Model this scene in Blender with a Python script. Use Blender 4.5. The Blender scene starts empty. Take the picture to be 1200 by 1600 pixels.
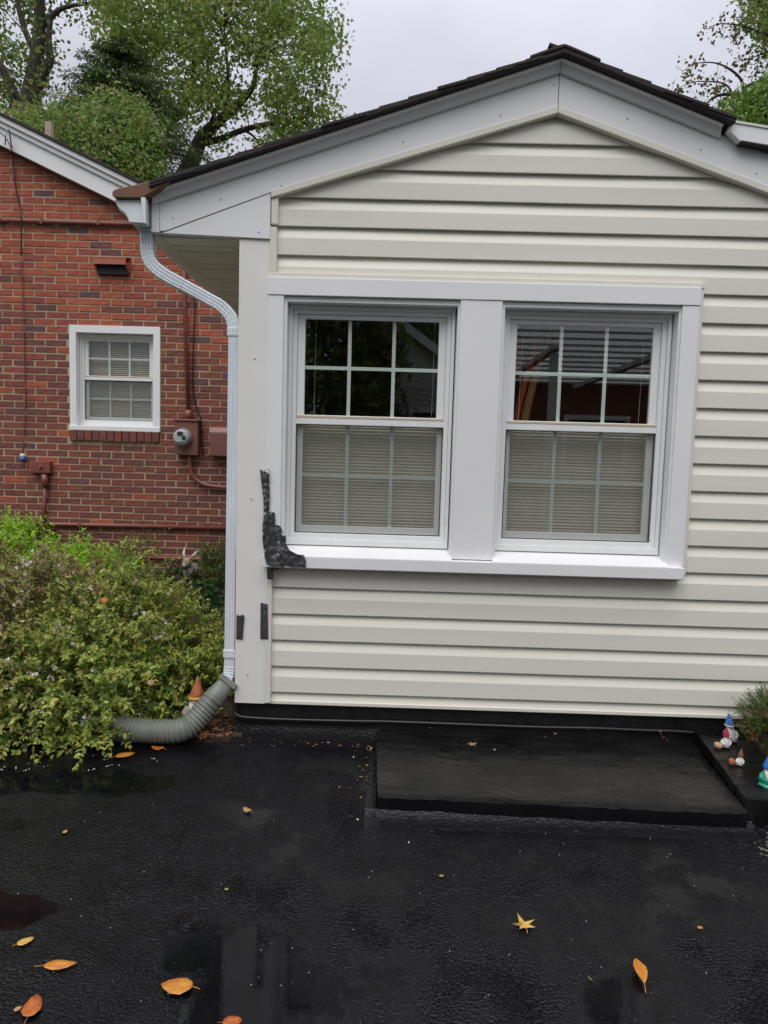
import bpy, math, random
import numpy as np
from mathutils import Vector, Matrix, noise
from mathutils.geometry import delaunay_2d_cdt

random.seed(7)
rng = np.random.default_rng(11)
S = bpy.context.scene
COL = S.collection

# ------------------------------------------------------------------ camera
F_PX, HC = 1040.0, 1.38
RIGHT = Vector((0.99950539, 0.01377272, 0.02827168))
DOWN = Vector((0.02929406, -0.08077069, -0.99630214))
FWD = Vector((-0.01143827, 0.99663755, -0.0811342))
CAM = Vector((0, 0, HC))
cd = bpy.data.cameras.new('camera')
cam = bpy.data.objects.new('camera', cd)
COL.objects.link(cam)
cd.sensor_fit = 'VERTICAL'
cd.sensor_height = 36.0
cd.lens = 36.0 * F_PX / 1600.0
cd.clip_start = 0.02
cd.clip_end = 2000
cam.matrix_world = Matrix(((RIGHT.x, -DOWN.x, -FWD.x, CAM.x), (RIGHT.y, -DOWN.y, -FWD.y, CAM.y),
                           (RIGHT.z, -DOWN.z, -FWD.z, CAM.z), (0, 0, 0, 1)))
S.camera = cam

# ------------------------------------------------------------------ sky, sun, exposure
SUN_EL, SUN_AZ = math.radians(60), math.radians(192)     # azimuth from +Y, clockwise: behind the camera
W = bpy.data.worlds.new('World')
S.world = W
W.use_nodes = True
nt = W.node_tree
nt.nodes.clear()
N = nt.nodes.new
out = N('ShaderNodeOutputWorld'); bg = N('ShaderNodeBackground'); bg.inputs['Strength'].default_value = 0.1
sky = N('ShaderNodeTexSky'); sky.sky_type = 'NISHITA'; sky.sun_disc = False
sky.sun_elevation = SUN_EL; sky.sun_rotation = SUN_AZ
tc = N('ShaderNodeTexCoord'); sep = N('ShaderNodeSeparateXYZ')
nt.links.new(tc.outputs['Generated'], sep.inputs[0])
mx = N('ShaderNodeMath'); mx.operation = 'MAXIMUM'; mx.inputs[1].default_value = 0.0
nt.links.new(sep.outputs['Z'], mx.inputs[0])
cie = N('ShaderNodeMath'); cie.operation = 'MULTIPLY_ADD'; cie.inputs[1].default_value = 9.6; cie.inputs[2].default_value = 1.7
nt.links.new(mx.outputs[0], cie.inputs[0])
cn = N('ShaderNodeTexNoise'); cn.inputs['Scale'].default_value = 2.2; cn.inputs['Detail'].default_value = 4
cmap = N('ShaderNodeMapping'); cmap.inputs['Scale'].default_value = (1, 1, 2.2)
nt.links.new(tc.outputs['Generated'], cmap.inputs[0]); nt.links.new(cmap.outputs[0], cn.inputs['Vector'])
cmr = N('ShaderNodeMapRange'); cmr.inputs[1].default_value = .3; cmr.inputs[2].default_value = .7
cmr.inputs[3].default_value = .86; cmr.inputs[4].default_value = 1.12
nt.links.new(cn.outputs['Fac'], cmr.inputs[0])
mul = N('ShaderNodeMath'); mul.operation = 'MULTIPLY'
nt.links.new(cie.outputs[0], mul.inputs[0]); nt.links.new(cmr.outputs[0], mul.inputs[1])
tint = N('ShaderNodeVectorMath'); tint.operation = 'SCALE'; tint.inputs[0].default_value = (.965, .988, 1.10)
nt.links.new(mul.outputs[0], tint.inputs['Scale'])
mixw = N('ShaderNodeMix'); mixw.data_type = 'RGBA'; mixw.inputs['Factor'].default_value = 0.92
nt.links.new(sky.outputs[0], mixw.inputs['A']); nt.links.new(tint.outputs[0], mixw.inputs['B'])
nt.links.new(mixw.outputs['Result'], bg.inputs['Color']); nt.links.new(bg.outputs[0], out.inputs[0])

sl = bpy.data.lights.new('sun', 'SUN'); sl.energy = 1.5; sl.angle = math.radians(50); sl.color = (1, .97, .93)
sun = bpy.data.objects.new('sun', sl); COL.objects.link(sun)
sd = Vector((math.sin(SUN_AZ) * math.cos(SUN_EL), math.cos(SUN_AZ) * math.cos(SUN_EL), math.sin(SUN_EL)))
sun.rotation_euler = sd.to_track_quat('Z', 'Y').to_euler()
sun.location = sd * 30
V = S.view_settings
V.view_transform = 'Standard'; V.look = 'None'; V.exposure = 0.30; V.gamma = 1.0; V.use_curve_mapping = False
S.cycles.max_bounces = 8
S.cycles.transparent_max_bounces = 24


def at(px, py, Y):
    """a pixel of the 1200x1600 photograph at depth Y"""
    d = RIGHT * ((px - 600) / F_PX) + DOWN * ((py - 800) / F_PX) + FWD
    return CAM + d * (Y / d.y)


def on(px, py, z=0.0):
    d = RIGHT * ((px - 600) / F_PX) + DOWN * ((py - 800) / F_PX) + FWD
    return CAM + d * ((z - HC) / d.z)


# ------------------------------------------------------------------ materials
def new_mat(name):
    m = bpy.data.materials.new(name)
    m.use_nodes = True
    return m, m.node_tree, m.node_tree.nodes['Principled BSDF']


def mat(name, col, rough=.5, var=.1, vscale=6.0, bump=0.0, bscale=60.0, bdist=.002, metal=0.0, spec=.5, rvar=0.0, stretch=(1, 1, 1), coat=0.0):
    """colour with procedural variation, roughness variation and fine relief"""
    m, t, b = new_mat(name)
    L = t.links.new
    tcn = t.nodes.new('ShaderNodeTexCoord'); mp = t.nodes.new('ShaderNodeMapping'); mp.inputs['Scale'].default_value = stretch
    L(tcn.outputs['Object'], mp.inputs[0])
    n = t.nodes.new('ShaderNodeTexNoise'); n.inputs['Scale'].default_value = vscale; n.inputs['Detail'].default_value = 6
    n.inputs['Roughness'].default_value = .6
    L(mp.outputs[0], n.inputs['Vector'])
    r = t.nodes.new('ShaderNodeMapRange'); r.inputs[1].default_value = .25; r.inputs[2].default_value = .75
    r.inputs[3].default_value = 1 - var; r.inputs[4].default_value = 1 + var
    L(n.outputs['Fac'], r.inputs[0])
    s = t.nodes.new('ShaderNodeVectorMath'); s.operation = 'SCALE'; s.inputs[0].default_value = col
    L(r.outputs[0], s.inputs['Scale'])
    L(s.outputs[0], b.inputs['Base Color'])
    b.inputs['Roughness'].default_value = rough
    if rvar:
        rr = t.nodes.new('ShaderNodeMapRange'); rr.inputs[1].default_value = .3; rr.inputs[2].default_value = .7
        rr.inputs[3].default_value = rough - rvar; rr.inputs[4].default_value = rough + rvar
        L(n.outputs['Fac'], rr.inputs[0]); L(rr.outputs[0], b.inputs['Roughness'])
    b.inputs['Metallic'].default_value = metal
    b.inputs['Specular IOR Level'].default_value = spec
    b.inputs['Coat Weight'].default_value = coat
    if bump:
        n2 = t.nodes.new('ShaderNodeTexNoise'); n2.inputs['Scale'].default_value = bscale; n2.inputs['Detail'].default_value = 4
        L(mp.outputs[0], n2.inputs['Vector'])
        bp = t.nodes.new('ShaderNodeBump'); bp.inputs['Strength'].default_value = bump; bp.inputs['Distance'].default_value = bdist
        L(n2.outputs['Fac'], bp.inputs['Height']); L(bp.outputs[0], b.inputs['Normal'])
    return m


def leaf_mat(name, cols, rough=.45, trans=.25, spec=.35):
    """colour differs from leaf to leaf (random per loose leaf)"""
    m, t, b = new_mat(name)
    L = t.links.new
    g = t.nodes.new('ShaderNodeNewGeometry')
    cr = t.nodes.new('ShaderNodeValToRGB'); cr.color_ramp.interpolation = 'LINEAR'
    el = cr.color_ramp.elements
    while len(el) < len(cols): el.new(.5)
    for i, c in enumerate(cols):
        el[i].position = i / (len(cols) - 1); el[i].color = (*c, 1)
    L(g.outputs['Random Per Island'], cr.inputs['Fac'])
    L(cr.outputs[0], b.inputs['Base Color'])
    b.inputs['Roughness'].default_value = rough; b.inputs['Specular IOR Level'].default_value = spec
    tr = t.nodes.new('ShaderNodeBsdfTranslucent'); L(cr.outputs[0], tr.inputs['Color'])
    ms = t.nodes.new('ShaderNodeMixShader'); ms.inputs[0].default_value = trans
    L(b.outputs[0], ms.inputs[1]); L(tr.outputs[0], ms.inputs[2])
    L(ms.outputs[0], t.nodes['Material Output'].inputs[0])
    return m


M = {}
M['trim'] = mat('white trim', (.81, .81, .815), .42, .035, 3.0, .08, 90, .001)
M['vinyl'] = mat('white vinyl frame', (.80, .81, .80), .38, .03, 8.0)
M['siding'] = mat('beige vinyl siding', (.755, .725, .635), .48, .05, 2.5, .10, 25, .0012, stretch=(.25, 1, 5))
M['cornerboard'] = mat('off white corner trim', (.78, .77, .73), .5, .05, 3.0, .08, 30, .001)
M['soffit'] = mat('beige soffit', (.78, .76, .66), .55, .05, 4)
M['jchan'] = mat('beige channel', (.745, .715, .625), .45, .04, 4)
M['gutter'] = mat('white gutter paint', (.73, .79, .79), .35, .09, 12, .1, 60, .001)
M['downspout'] = mat('white downspout paint', (.73, .78, .81), .33, .10, 14, .08, 60, .001, stretch=(1, 1, .3))
M['hood'] = mat('brown gutter guard', (.17, .075, .04), .42, .18, 14, .15, 50, .001)
M['shingle'] = mat('dark shingle', (.035, .026, .026), .85, .45, 60, .6, 220, .003)
M['black'] = mat('black sealed masonry', (.012, .012, .013), .32, .4, 10, .55, 45, .006, rvar=.12)
M['slab'] = mat('black sealed concrete', (.006, .006, .0065), .30, .6, 3.2, .7, 26, .006, rvar=.22, spec=.2)
M['sealant'] = mat('glossy black sealer', (.006, .006, .007), .16, .3, 12, .8, 85, .006, rvar=.08, spec=.35)
M['cable'] = mat('black cable', (.012, .012, .013), .35, .2, 20)
M['rail'] = mat('tan weatherstrip', (.62, .50, .36), .55, .08, 20)
M['grille'] = mat('pale grille bar', (.74, .82, .76), .5, .03, 10)
M['blind'] = mat('cellular shade', (.66, .61, .49), .8, .05, 30)
M['cord'] = mat('shade cord', (.5, .5, .46), .7)
M['interior'] = mat('dim room wall', (.42, .36, .28), .9, .1, 3)
M['dark'] = mat('dark rubber', (.02, .02, .021), .5)
M['screenframe'] = mat('screen frame', (.30, .30, .28), .5, .04, 10)
M['hose'] = mat('grey green plastic', (.17, .18, .15), .42, .22, 9, .25, 40, .002, rvar=.1)
M['tape'] = mat('dark duct tape', (.15, .15, .155), .19, .2, 20, .35, 55, .004, rvar=.06, spec=1.0, stretch=(1.6, 1, .5), coat=.3, metal=.7)
M['redpaint'] = mat('red paint smear', (.40, .07, .09), .5, .35, 30)
M['mortar'] = mat('tan mortar', (.42, .315, .20), .92, .22, 9, .5, 120, .004)
M['redpipe'] = mat('brick red painted metal', (.22, .070, .052), .38, .25, 14, .2, 60, .001, rvar=.1)
M['redbox'] = mat('brown red painted steel', (.20, .080, .062), .42, .15, 8, .1, 50, .001)
M['redvent'] = mat('red vent', (.38, .11, .065), .5, .2, 10)
M['meterglass'] = mat('meter face', (.42, .46, .47), .18, .06, 20, coat=.6)
M['steel'] = mat('grey steel', (.32, .34, .34), .35, .1, 20, metal=.4)
M['wood'] = mat('weathered wood', (.42, .33, .25), .85, .25, 12, .4, 60, .003, stretch=(3, 3, .5))
M['bark'] = mat('dark bark', (.055, .045, .036), .9, .35, 8, .9, 24, .03, stretch=(1, 1, .35))
M['twig'] = mat('twig bark', (.10, .07, .045), .85, .3, 20)
M['soil'] = mat('brown mulch', (.055, .032, .02), .95, .5, 40, .9, 90, .02)
M['grass'] = mat('lawn', (.05, .075, .025), .95, .4, 1.5, .8, 30, .05)
M['petal'] = mat('white petal', (.75, .72, .70), .6, .08, 20)
M['white'] = mat('white glaze', (.66, .66, .62), .45, .1, 40)
M['blue'] = mat('blue glaze', (.02, .15, .55), .35, .2, 40)
M['pink'] = mat('pink red glaze', (.42, .03, .07), .4, .2, 40)
M['green'] = mat('sea green glaze', (.03, .30, .19), .35, .2, 40)
M['skin'] = mat('tan glaze', (.50, .33, .20), .5, .2, 40)
M['orangeclay'] = mat('faded orange clay', (.42, .13, .045), .6, .4, 25, .2, 50, .002)
M['yellowclay'] = mat('yellow glaze', (.52, .34, .08), .5, .2, 40)
M['brownclay'] = mat('brown clay', (.20, .08, .035), .6, .2, 40)
M['stone'] = mat('weathered cast stone', (.33, .29, .25), .85, .35, 30, .4, 80, .003)
M['stonepale'] = mat('pale worn stone', (.62, .57, .54), .8, .2, 30)
M['orangecloth'] = mat('orange cloth', (.50, .13, .04), .75, .25, 6)
M['redcloth'] = mat('dark red cloth', (.30, .03, .04), .75, .25, 6)
M['yellowcloth'] = mat('yellow cloth', (.36, .19, .06), .75, .25, 6)
M['canopy'] = mat('white metal canopy', (.68, .69, .68), .5, .06, 3)
def canopy_mat():
    m, t, b = new_mat('translucent ribbed canopy')
    L = t.links.new
    b.inputs['Base Color'].default_value = (.72, .74, .74, 1)
    tr = t.nodes.new('ShaderNodeBsdfTranslucent'); tr.inputs[0].default_value = (.74, .76, .75, 1)
    ms = t.nodes.new('ShaderNodeMixShader'); ms.inputs[0].default_value = .6
    L(b.outputs[0], ms.inputs[1]); L(tr.outputs[0], ms.inputs[2]); L(ms.outputs[0], t.nodes['Material Output'].inputs[0])
    return m


M['fibre'] = canopy_mat()
M['greysiding'] = mat('pale grey siding', (.62, .62, .61), .55, .06, 3)
M['farbrick'] = mat('dark red brickwork', (.18, .06, .042), .85, .25, 14)
M['bushleaf'] = leaf_mat('abelia leaf', [(0.078, 0.144, 0.037), (0.157, 0.263, 0.058), (0.276, 0.382, 0.073), (0.433, 0.511, 0.101), (0.197, 0.301, 0.078), (0.551, 0.605, 0.144)], trans=0.35)
M['bushtip'] = leaf_mat('young abelia leaf', [(0.25, 0.309, 0.057), (0.374, 0.407, 0.079), (0.499, 0.491, 0.114), (0.312, 0.365, 0.064)], trans=.35)
M['dryleaf'] = leaf_mat('bronzed leaf', [(0.224, 0.16, 0.08), (0.32, 0.208, 0.112), (0.192, 0.192, 0.056), (0.384, 0.272, 0.192)])
M['limeleaf'] = leaf_mat('lime leaf', [(0.21, 0.42, 0.038), (0.357, 0.63, 0.063), (0.504, 0.7, 0.084), (0.273, 0.504, 0.063)], trans=0.45)
M['darkleaf'] = leaf_mat('withered leaf', [(.022, .018, .018), (.05, .04, .035), (.03, .035, .02)])
M['plantleaf'] = leaf_mat('bed plant leaf', [(0.048, 0.104, 0.022), (0.088, 0.16, 0.032), (0.144, 0.224, 0.04), (0.224, 0.16, 0.08)])
M['hostaleaf'] = leaf_mat('broad leaf', [(0.021, 0.072, 0.025), (0.043, 0.107, 0.036)], rough=.3)
M['cedarleaf'] = leaf_mat('arborvitae spray', [(0.091, 0.182, 0.027), (0.155, 0.273, 0.04), (0.237, 0.346, 0.055), (0.1, 0.173, 0.036)])
M['arbleaf'] = leaf_mat('dark arborvitae spray', [(.04, .08, .015), (.07, .125, .02), (.11, .16, .03), (.05, .085, .02)])
M['brownleaf'] = leaf_mat('browned spray', [(.20, .085, .04), (.28, .14, .06)])
M['gumleaf'] = leaf_mat('sweetgum leaf', [(0.146, 0.219, 0.047), (0.19, 0.271, 0.057), (0.241, 0.324, 0.068), (0.204, 0.284, 0.061), (0.278, 0.344, 0.074), (0.161, 0.238, 0.054), (0.35, 0.331, 0.081)], trans=.5)
M['oakleaf'] = leaf_mat('tall tree leaf', [(0.075, 0.129, 0.04), (0.129, 0.204, 0.049), (0.212, 0.285, 0.066), (0.323, 0.31, 0.087)], trans=0.45)
M['firleaf'] = leaf_mat('fir needles', [(.05, .085, .035), (.08, .125, .045), (.12, .17, .055), (.19, .25, .07)], trans=.2)
M['lowleaf'] = leaf_mat('small tree leaf', [(0.103, 0.181, 0.041), (0.168, 0.27, 0.052), (0.258, 0.361, 0.077), (0.386, 0.322, 0.154)], trans=0.45)
M['mapleleaf'] = leaf_mat('thin branch leaf', [(0.112, 0.154, 0.042), (0.196, 0.21, 0.056), (0.238, 0.154, 0.07), (0.126, 0.14, 0.042)], trans=.35)
M['stemmat'] = mat('green brown stem', (.10, .075, .03), .8, .2, 30)
M['whiteflower'] = leaf_mat('white bell flower', [(.70, .66, .62), (.78, .75, .72), (.74, .62, .58)], trans=.3)
M['sepal'] = leaf_mat('bronze pink sepal', [(.38, .17, .11), (.45, .25, .17), (.33, .16, .08)], trans=.25)


def fallen_mat(name, a, b_):
    m, t, b = new_mat(name)
    L = t.links.new
    tcn = t.nodes.new('ShaderNodeTexCoord')
    n = t.nodes.new('ShaderNodeTexNoise'); n.inputs['Scale'].default_value = 45; n.inputs['Detail'].default_value = 5
    L(tcn.outputs['Object'], n.inputs['Vector'])
    cr = t.nodes.new('ShaderNodeValToRGB')
    cr.color_ramp.elements[0].position = .35; cr.color_ramp.elements[0].color = (*a, 1)
    cr.color_ramp.elements[1].position = .68; cr.color_ramp.elements[1].color = (*b_, 1)
    L(n.outputs['Fac'], cr.inputs['Fac'])
    sx = t.nodes.new('ShaderNodeSeparateXYZ'); L(tcn.outputs['Object'], sx.inputs[0])

    def mth(o, a_, c_=None):
        k = t.nodes.new('ShaderNodeMath'); k.operation = o
        for i_, v_ in enumerate((a_, c_)):
            if v_ is None: continue
            if isinstance(v_, (int, float)): k.inputs[i_].default_value = v_
            else: L(v_, k.inputs[i_])
        return k.outputs[0]
    ay = mth('ABSOLUTE', sx.outputs['Y'])
    rib = mth('LESS_THAN', ay, .0009)
    vein = mth('GREATER_THAN', mth('SINE', mth('MULTIPLY', mth('SUBTRACT', sx.outputs['X'], mth('MULTIPLY', ay, .75)), 760.0)), .93)
    n2 = t.nodes.new('ShaderNodeTexNoise'); n2.inputs['Scale'].default_value = 210; n2.inputs['Detail'].default_value = 3
    L(tcn.outputs['Object'], n2.inputs['Vector'])
    spot = mth('GREATER_THAN', n2.outputs['Fac'], .66)
    fac = mth('MAXIMUM', mth('MULTIPLY', mth('MAXIMUM', rib, mth('MULTIPLY', vein, .6)), .5), mth('MULTIPLY', spot, .65))
    mxc = t.nodes.new('ShaderNodeMix'); mxc.data_type = 'RGBA'
    L(fac, mxc.inputs['Factor']); L(cr.outputs[0], mxc.inputs['A']); mxc.inputs['B'].default_value = (b_[0] * .55, b_[1] * .45, b_[2] * .5, 1)
    L(mxc.outputs['Result'], b.inputs['Base Color'])
    bpn = t.nodes.new('ShaderNodeBump'); bpn.inputs['Strength'].default_value = .5; bpn.inputs['Distance'].default_value = .0015
    L(mth('ADD', n2.outputs['Fac'], mth('MAXIMUM', rib, vein)), bpn.inputs['Height']); L(bpn.outputs[0], b.inputs['Normal'])
    b.inputs['Roughness'].default_value = .4
    return m


M['fall_orange'] = fallen_mat('orange leaf', (.62, .27, .04), (.48, .17, .025))
M['fall_dark'] = fallen_mat('deep orange leaf', (.52, .15, .025), (.34, .085, .02))
M['fall_yellow'] = fallen_mat('yellow leaf', (.62, .42, .09), (.55, .30, .06))
M['fall_tan'] = fallen_mat('tan leaf', (.50, .30, .13), (.36, .18, .07))
M['fall_olive'] = fallen_mat('olive leaf', (.32, .30, .06), (.24, .22, .06))


def glass_mat(name, ior=.05, tint=(.965, .98, .97)):
    m, t, b = new_mat(name)
    L = t.links.new
    t.nodes.remove(b)
    lw = t.nodes.new('ShaderNodeLayerWeight'); lw.inputs['Blend'].default_value = .5
    pw = t.nodes.new('ShaderNodeMath'); pw.operation = 'POWER'; pw.inputs[1].default_value = 5
    L(lw.outputs['Facing'], pw.inputs[0])
    fr = t.nodes.new('ShaderNodeMath'); fr.operation = 'MULTIPLY_ADD'; fr.inputs[1].default_value = 1 - ior; fr.inputs[2].default_value = ior
    L(pw.outputs[0], fr.inputs[0])
    tr = t.nodes.new('ShaderNodeBsdfTransparent'); tr.inputs[0].default_value = (*tint, 1)
    gl = t.nodes.new('ShaderNodeBsdfGlossy'); gl.inputs['Roughness'].default_value = .004
    ms = t.nodes.new('ShaderNodeMixShader')
    L(fr.outputs[0], ms.inputs[0]); L(tr.outputs[0], ms.inputs[1]); L(gl.outputs[0], ms.inputs[2])
    L(ms.outputs[0], t.nodes['Material Output'].inputs[0])
    return m


M['glass'] = glass_mat('window glass', .09)      # reflectance of each face at normal incidence


def screen_mat():
    m, t, b = new_mat('insect mesh')
    L = t.links.new
    b.inputs['Base Color'].default_value = (.22, .22, .20, 1); b.inputs['Roughness'].default_value = .6
    tr = t.nodes.new('ShaderNodeBsdfTransparent')
    ms = t.nodes.new('ShaderNodeMixShader'); ms.inputs[0].default_value = .34
    L(tr.outputs[0], ms.inputs[1]); L(b.outputs[0], ms.inputs[2])
    L(ms.outputs[0], t.nodes['Material Output'].inputs[0])
    return m


M['screen'] = screen_mat()


def asphalt_mat():
    m, t, b = new_mat('wet black asphalt')
    L = t.links.new
    nd = t.nodes.new
    geo = nd('ShaderNodeNewGeometry')
    P = geo.outputs['Position']

    def noise_(scale, detail=4, rough=.55):
        n = nd('ShaderNodeTexNoise'); n.inputs['Scale'].default_value = scale; n.inputs['Detail'].default_value = detail
        n.inputs['Roughness'].default_value = rough; L(P, n.inputs['Vector']); return n.outputs['Fac']

    def rng_(src, a, b2, c, d):
        r = nd('ShaderNodeMapRange'); r.inputs[1].default_value = a; r.inputs[2].default_value = b2
        r.inputs[3].default_value = c; r.inputs[4].default_value = d; L(src, r.inputs[0]); return r.outputs[0]

    def op(o, a, b2, c=None):
        n = nd('ShaderNodeMath'); n.operation = o
        for i, x in enumerate((a, b2, c)):
            if x is None: continue
            if isinstance(x, (int, float)): n.inputs[i].default_value = x
            else: L(x, n.inputs[i])
        return n.outputs[0]

    # shallow pools where water stands: soft discs broken up by noise
    sx = nd('ShaderNodeSeparateXYZ'); L(P, sx.inputs[0])
    edge = noise_(7, 5, .65)
    pools = None
    for (cx, cy, rx, ry) in ((-.33, 1.60, .20, .26), (-.53, 1.77, .10, .15), (-1.16, 1.86, .20, .10), (.62, 1.5, .11, .2), (-1.4, 2.66, .6, .12)):
        dx = op('MULTIPLY', op('SUBTRACT', sx.outputs['X'], cx), 1 / rx)
        dy = op('MULTIPLY', op('SUBTRACT', sx.outputs['Y'], cy), 1 / ry)
        d = op('SQRT', op('ADD', op('MULTIPLY', dx, dx), op('MULTIPLY', dy, dy)), 0)
        pools = d if pools is None else op('MINIMUM', pools, d)
    pd = op('ADD', pools, op('MULTIPLY', op('SUBTRACT', edge, .5), 1.5))
    pool = rng_(pd, .80, 1.12, 1.0, 0.0)
    mid = noise_(2.3, 5, .6)
    damp = rng_(mid, .42, .60, 0, 1)             # low = drier and rougher, high = filmed with water
    # aggregate
    vo = nd('ShaderNodeTexVoronoi'); vo.inputs['Scale'].default_value = 112; vo.feature = 'SMOOTH_F1'; vo.inputs['Smoothness'].default_value = .08
    wob = nd('ShaderNodeTexNoise'); wob.inputs['Scale'].default_value = 40; L(P, wob.inputs['Vector'])
    wv = nd('ShaderNodeVectorMath'); wv.operation = 'MULTIPLY_ADD'; wv.inputs[1].default_value = (.012, .012, .012)
    L(wob.outputs['Color'], wv.inputs[0]); L(P, wv.inputs[2]); L(wv.outputs[0], vo.inputs['Vector'])
    vo2 = nd('ShaderNodeTexVoronoi'); vo2.inputs['Scale'].default_value = 230; L(wv.outputs[0], vo2.inputs['Vector'])
    h = op('ADD', op('MULTIPLY', vo.outputs['Distance'], -1.0), op('MULTIPLY', vo2.outputs['Distance'], -.6))
    h = op('ADD', h, op('MULTIPLY', noise_(60, 3), .45))
    amp = op('MULTIPLY', op('SUBTRACT', 1.0, pool), rng_(mid, .38, .58, 1.0, .16))
    # smear strength
    bp = nd('ShaderNodeBump'); bp.inputs['Distance'].default_value = .0092
    L(op('ADD', op('MULTIPLY', amp, 1.0), .006), bp.inputs['Strength']); L(h, bp.inputs['Height'])
    # one raindrop ring spreading in the pool
    rx = op('SUBTRACT', sx.outputs['X'], -.555); ry = op('SUBTRACT', sx.outputs['Y'], 1.852)
    rd = op('SQRT', op('ADD', op('MULTIPLY', rx, rx), op('MULTIPLY', ry, ry)), 0)
    ring = op('MULTIPLY', op('SINE', op('MULTIPLY', rd, 420.0), 0), rng_(rd, .012, .050, 1, 0))
    bp2 = nd('ShaderNodeBump'); bp2.inputs['Distance'].default_value = .0011; bp2.inputs['Strength'].default_value = .8
    L(ring, bp2.inputs['Height']); L(bp.outputs[0], bp2.inputs['Normal'])
    L(bp2.outputs[0], b.inputs['Normal'])
    ro = op('ADD', op('MULTIPLY', op('SUBTRACT', 1.0, pool), rng_(noise_(5, 4), .35, .65, .06, .14)), .012)
    L(ro, b.inputs['Roughness'])
    # colour: black seal coat, specks of worn pale grit, pale worn patch at the right edge
    cr = rng_(noise_(9, 5), .3, .7, .5, 1.4)
    sc = nd('ShaderNodeVectorMath'); sc.operation = 'SCALE'; sc.inputs[0].default_value = (.0042, .0043, .0058); L(cr, sc.inputs['Scale'])
    ex = op('SUBTRACT', sx.outputs['X'], 1.47); ey = op('SUBTRACT', sx.outputs['Y'], 2.27)
    dd = op('SQRT', op('ADD', op('MULTIPLY', op('MULTIPLY', ex, ex), 40), op('MULTIPLY', op('MULTIPLY', ey, ey), 16)), 0)
    worn = rng_(op('ADD', dd, op('MULTIPLY', op('SUBTRACT', noise_(38, 5, .7), .5), 3.0)), .25, .5, 1, 0)
    speck = rng_(noise_(190, 2, .5), .70, .74, 0, .55)
    speck = op('MULTIPLY', speck, rng_(noise_(4, 3), .45, .6, 0, 1))
    w = op('MAXIMUM', worn, speck)
    mixc = nd('ShaderNodeMix'); mixc.data_type = 'RGBA'
    L(w, mixc.inputs['Factor']); L(sc.outputs[0], mixc.inputs['A']); mixc.inputs['B'].default_value = (.30, .29, .26, 1)
    L(mixc.outputs['Result'], b.inputs['Base Color'])
    b.inputs['Specular IOR Level'].default_value = .27
    return m


M['asphalt'] = asphalt_mat()


def slab_finish(m):
    """worn, slightly greyer drags where the sealer is thin"""
    t = m.node_tree; L = t.links.new; b = t.nodes['Principled BSDF']
    src = b.inputs['Base Color'].links[0].from_socket
    tcn = t.nodes.new('ShaderNodeTexCoord'); mp = t.nodes.new('ShaderNodeMapping'); mp.inputs['Scale'].default_value = (1.6, 5.5, 1); mp.inputs['Rotation'].default_value = (0, 0, .12)
    L(tcn.outputs['Object'], mp.inputs[0])
    n = t.nodes.new('ShaderNodeTexNoise'); n.inputs['Scale'].default_value = 3.2; n.inputs['Detail'].default_value = 9; n.inputs['Roughness'].default_value = .72
    L(mp.outputs[0], n.inputs['Vector'])
    r = t.nodes.new('ShaderNodeMapRange'); r.inputs[1].default_value = .50; r.inputs[2].default_value = .68; r.inputs[3].default_value = 0; r.inputs[4].default_value = 1
    L(n.outputs['Fac'], r.inputs[0])
    x = t.nodes.new('ShaderNodeMix'); x.data_type = 'RGBA'
    L(r.outputs[0], x.inputs['Factor']); L(src, x.inputs['A']); x.inputs['B'].default_value = (.017, .017, .0165, 1)
    L(x.outputs['Result'], b.inputs['Base Color'])


slab_finish(M['slab'])


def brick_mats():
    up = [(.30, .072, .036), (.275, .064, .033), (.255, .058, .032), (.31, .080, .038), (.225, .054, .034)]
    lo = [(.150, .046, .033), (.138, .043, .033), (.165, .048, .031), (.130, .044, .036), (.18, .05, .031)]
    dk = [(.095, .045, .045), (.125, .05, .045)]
    L_ = []
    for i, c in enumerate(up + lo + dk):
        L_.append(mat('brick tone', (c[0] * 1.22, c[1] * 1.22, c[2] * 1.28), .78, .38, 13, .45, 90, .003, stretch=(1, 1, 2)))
    return L_


BR = brick_mats()

# ------------------------------------------------------------------ geometry helpers


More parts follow.
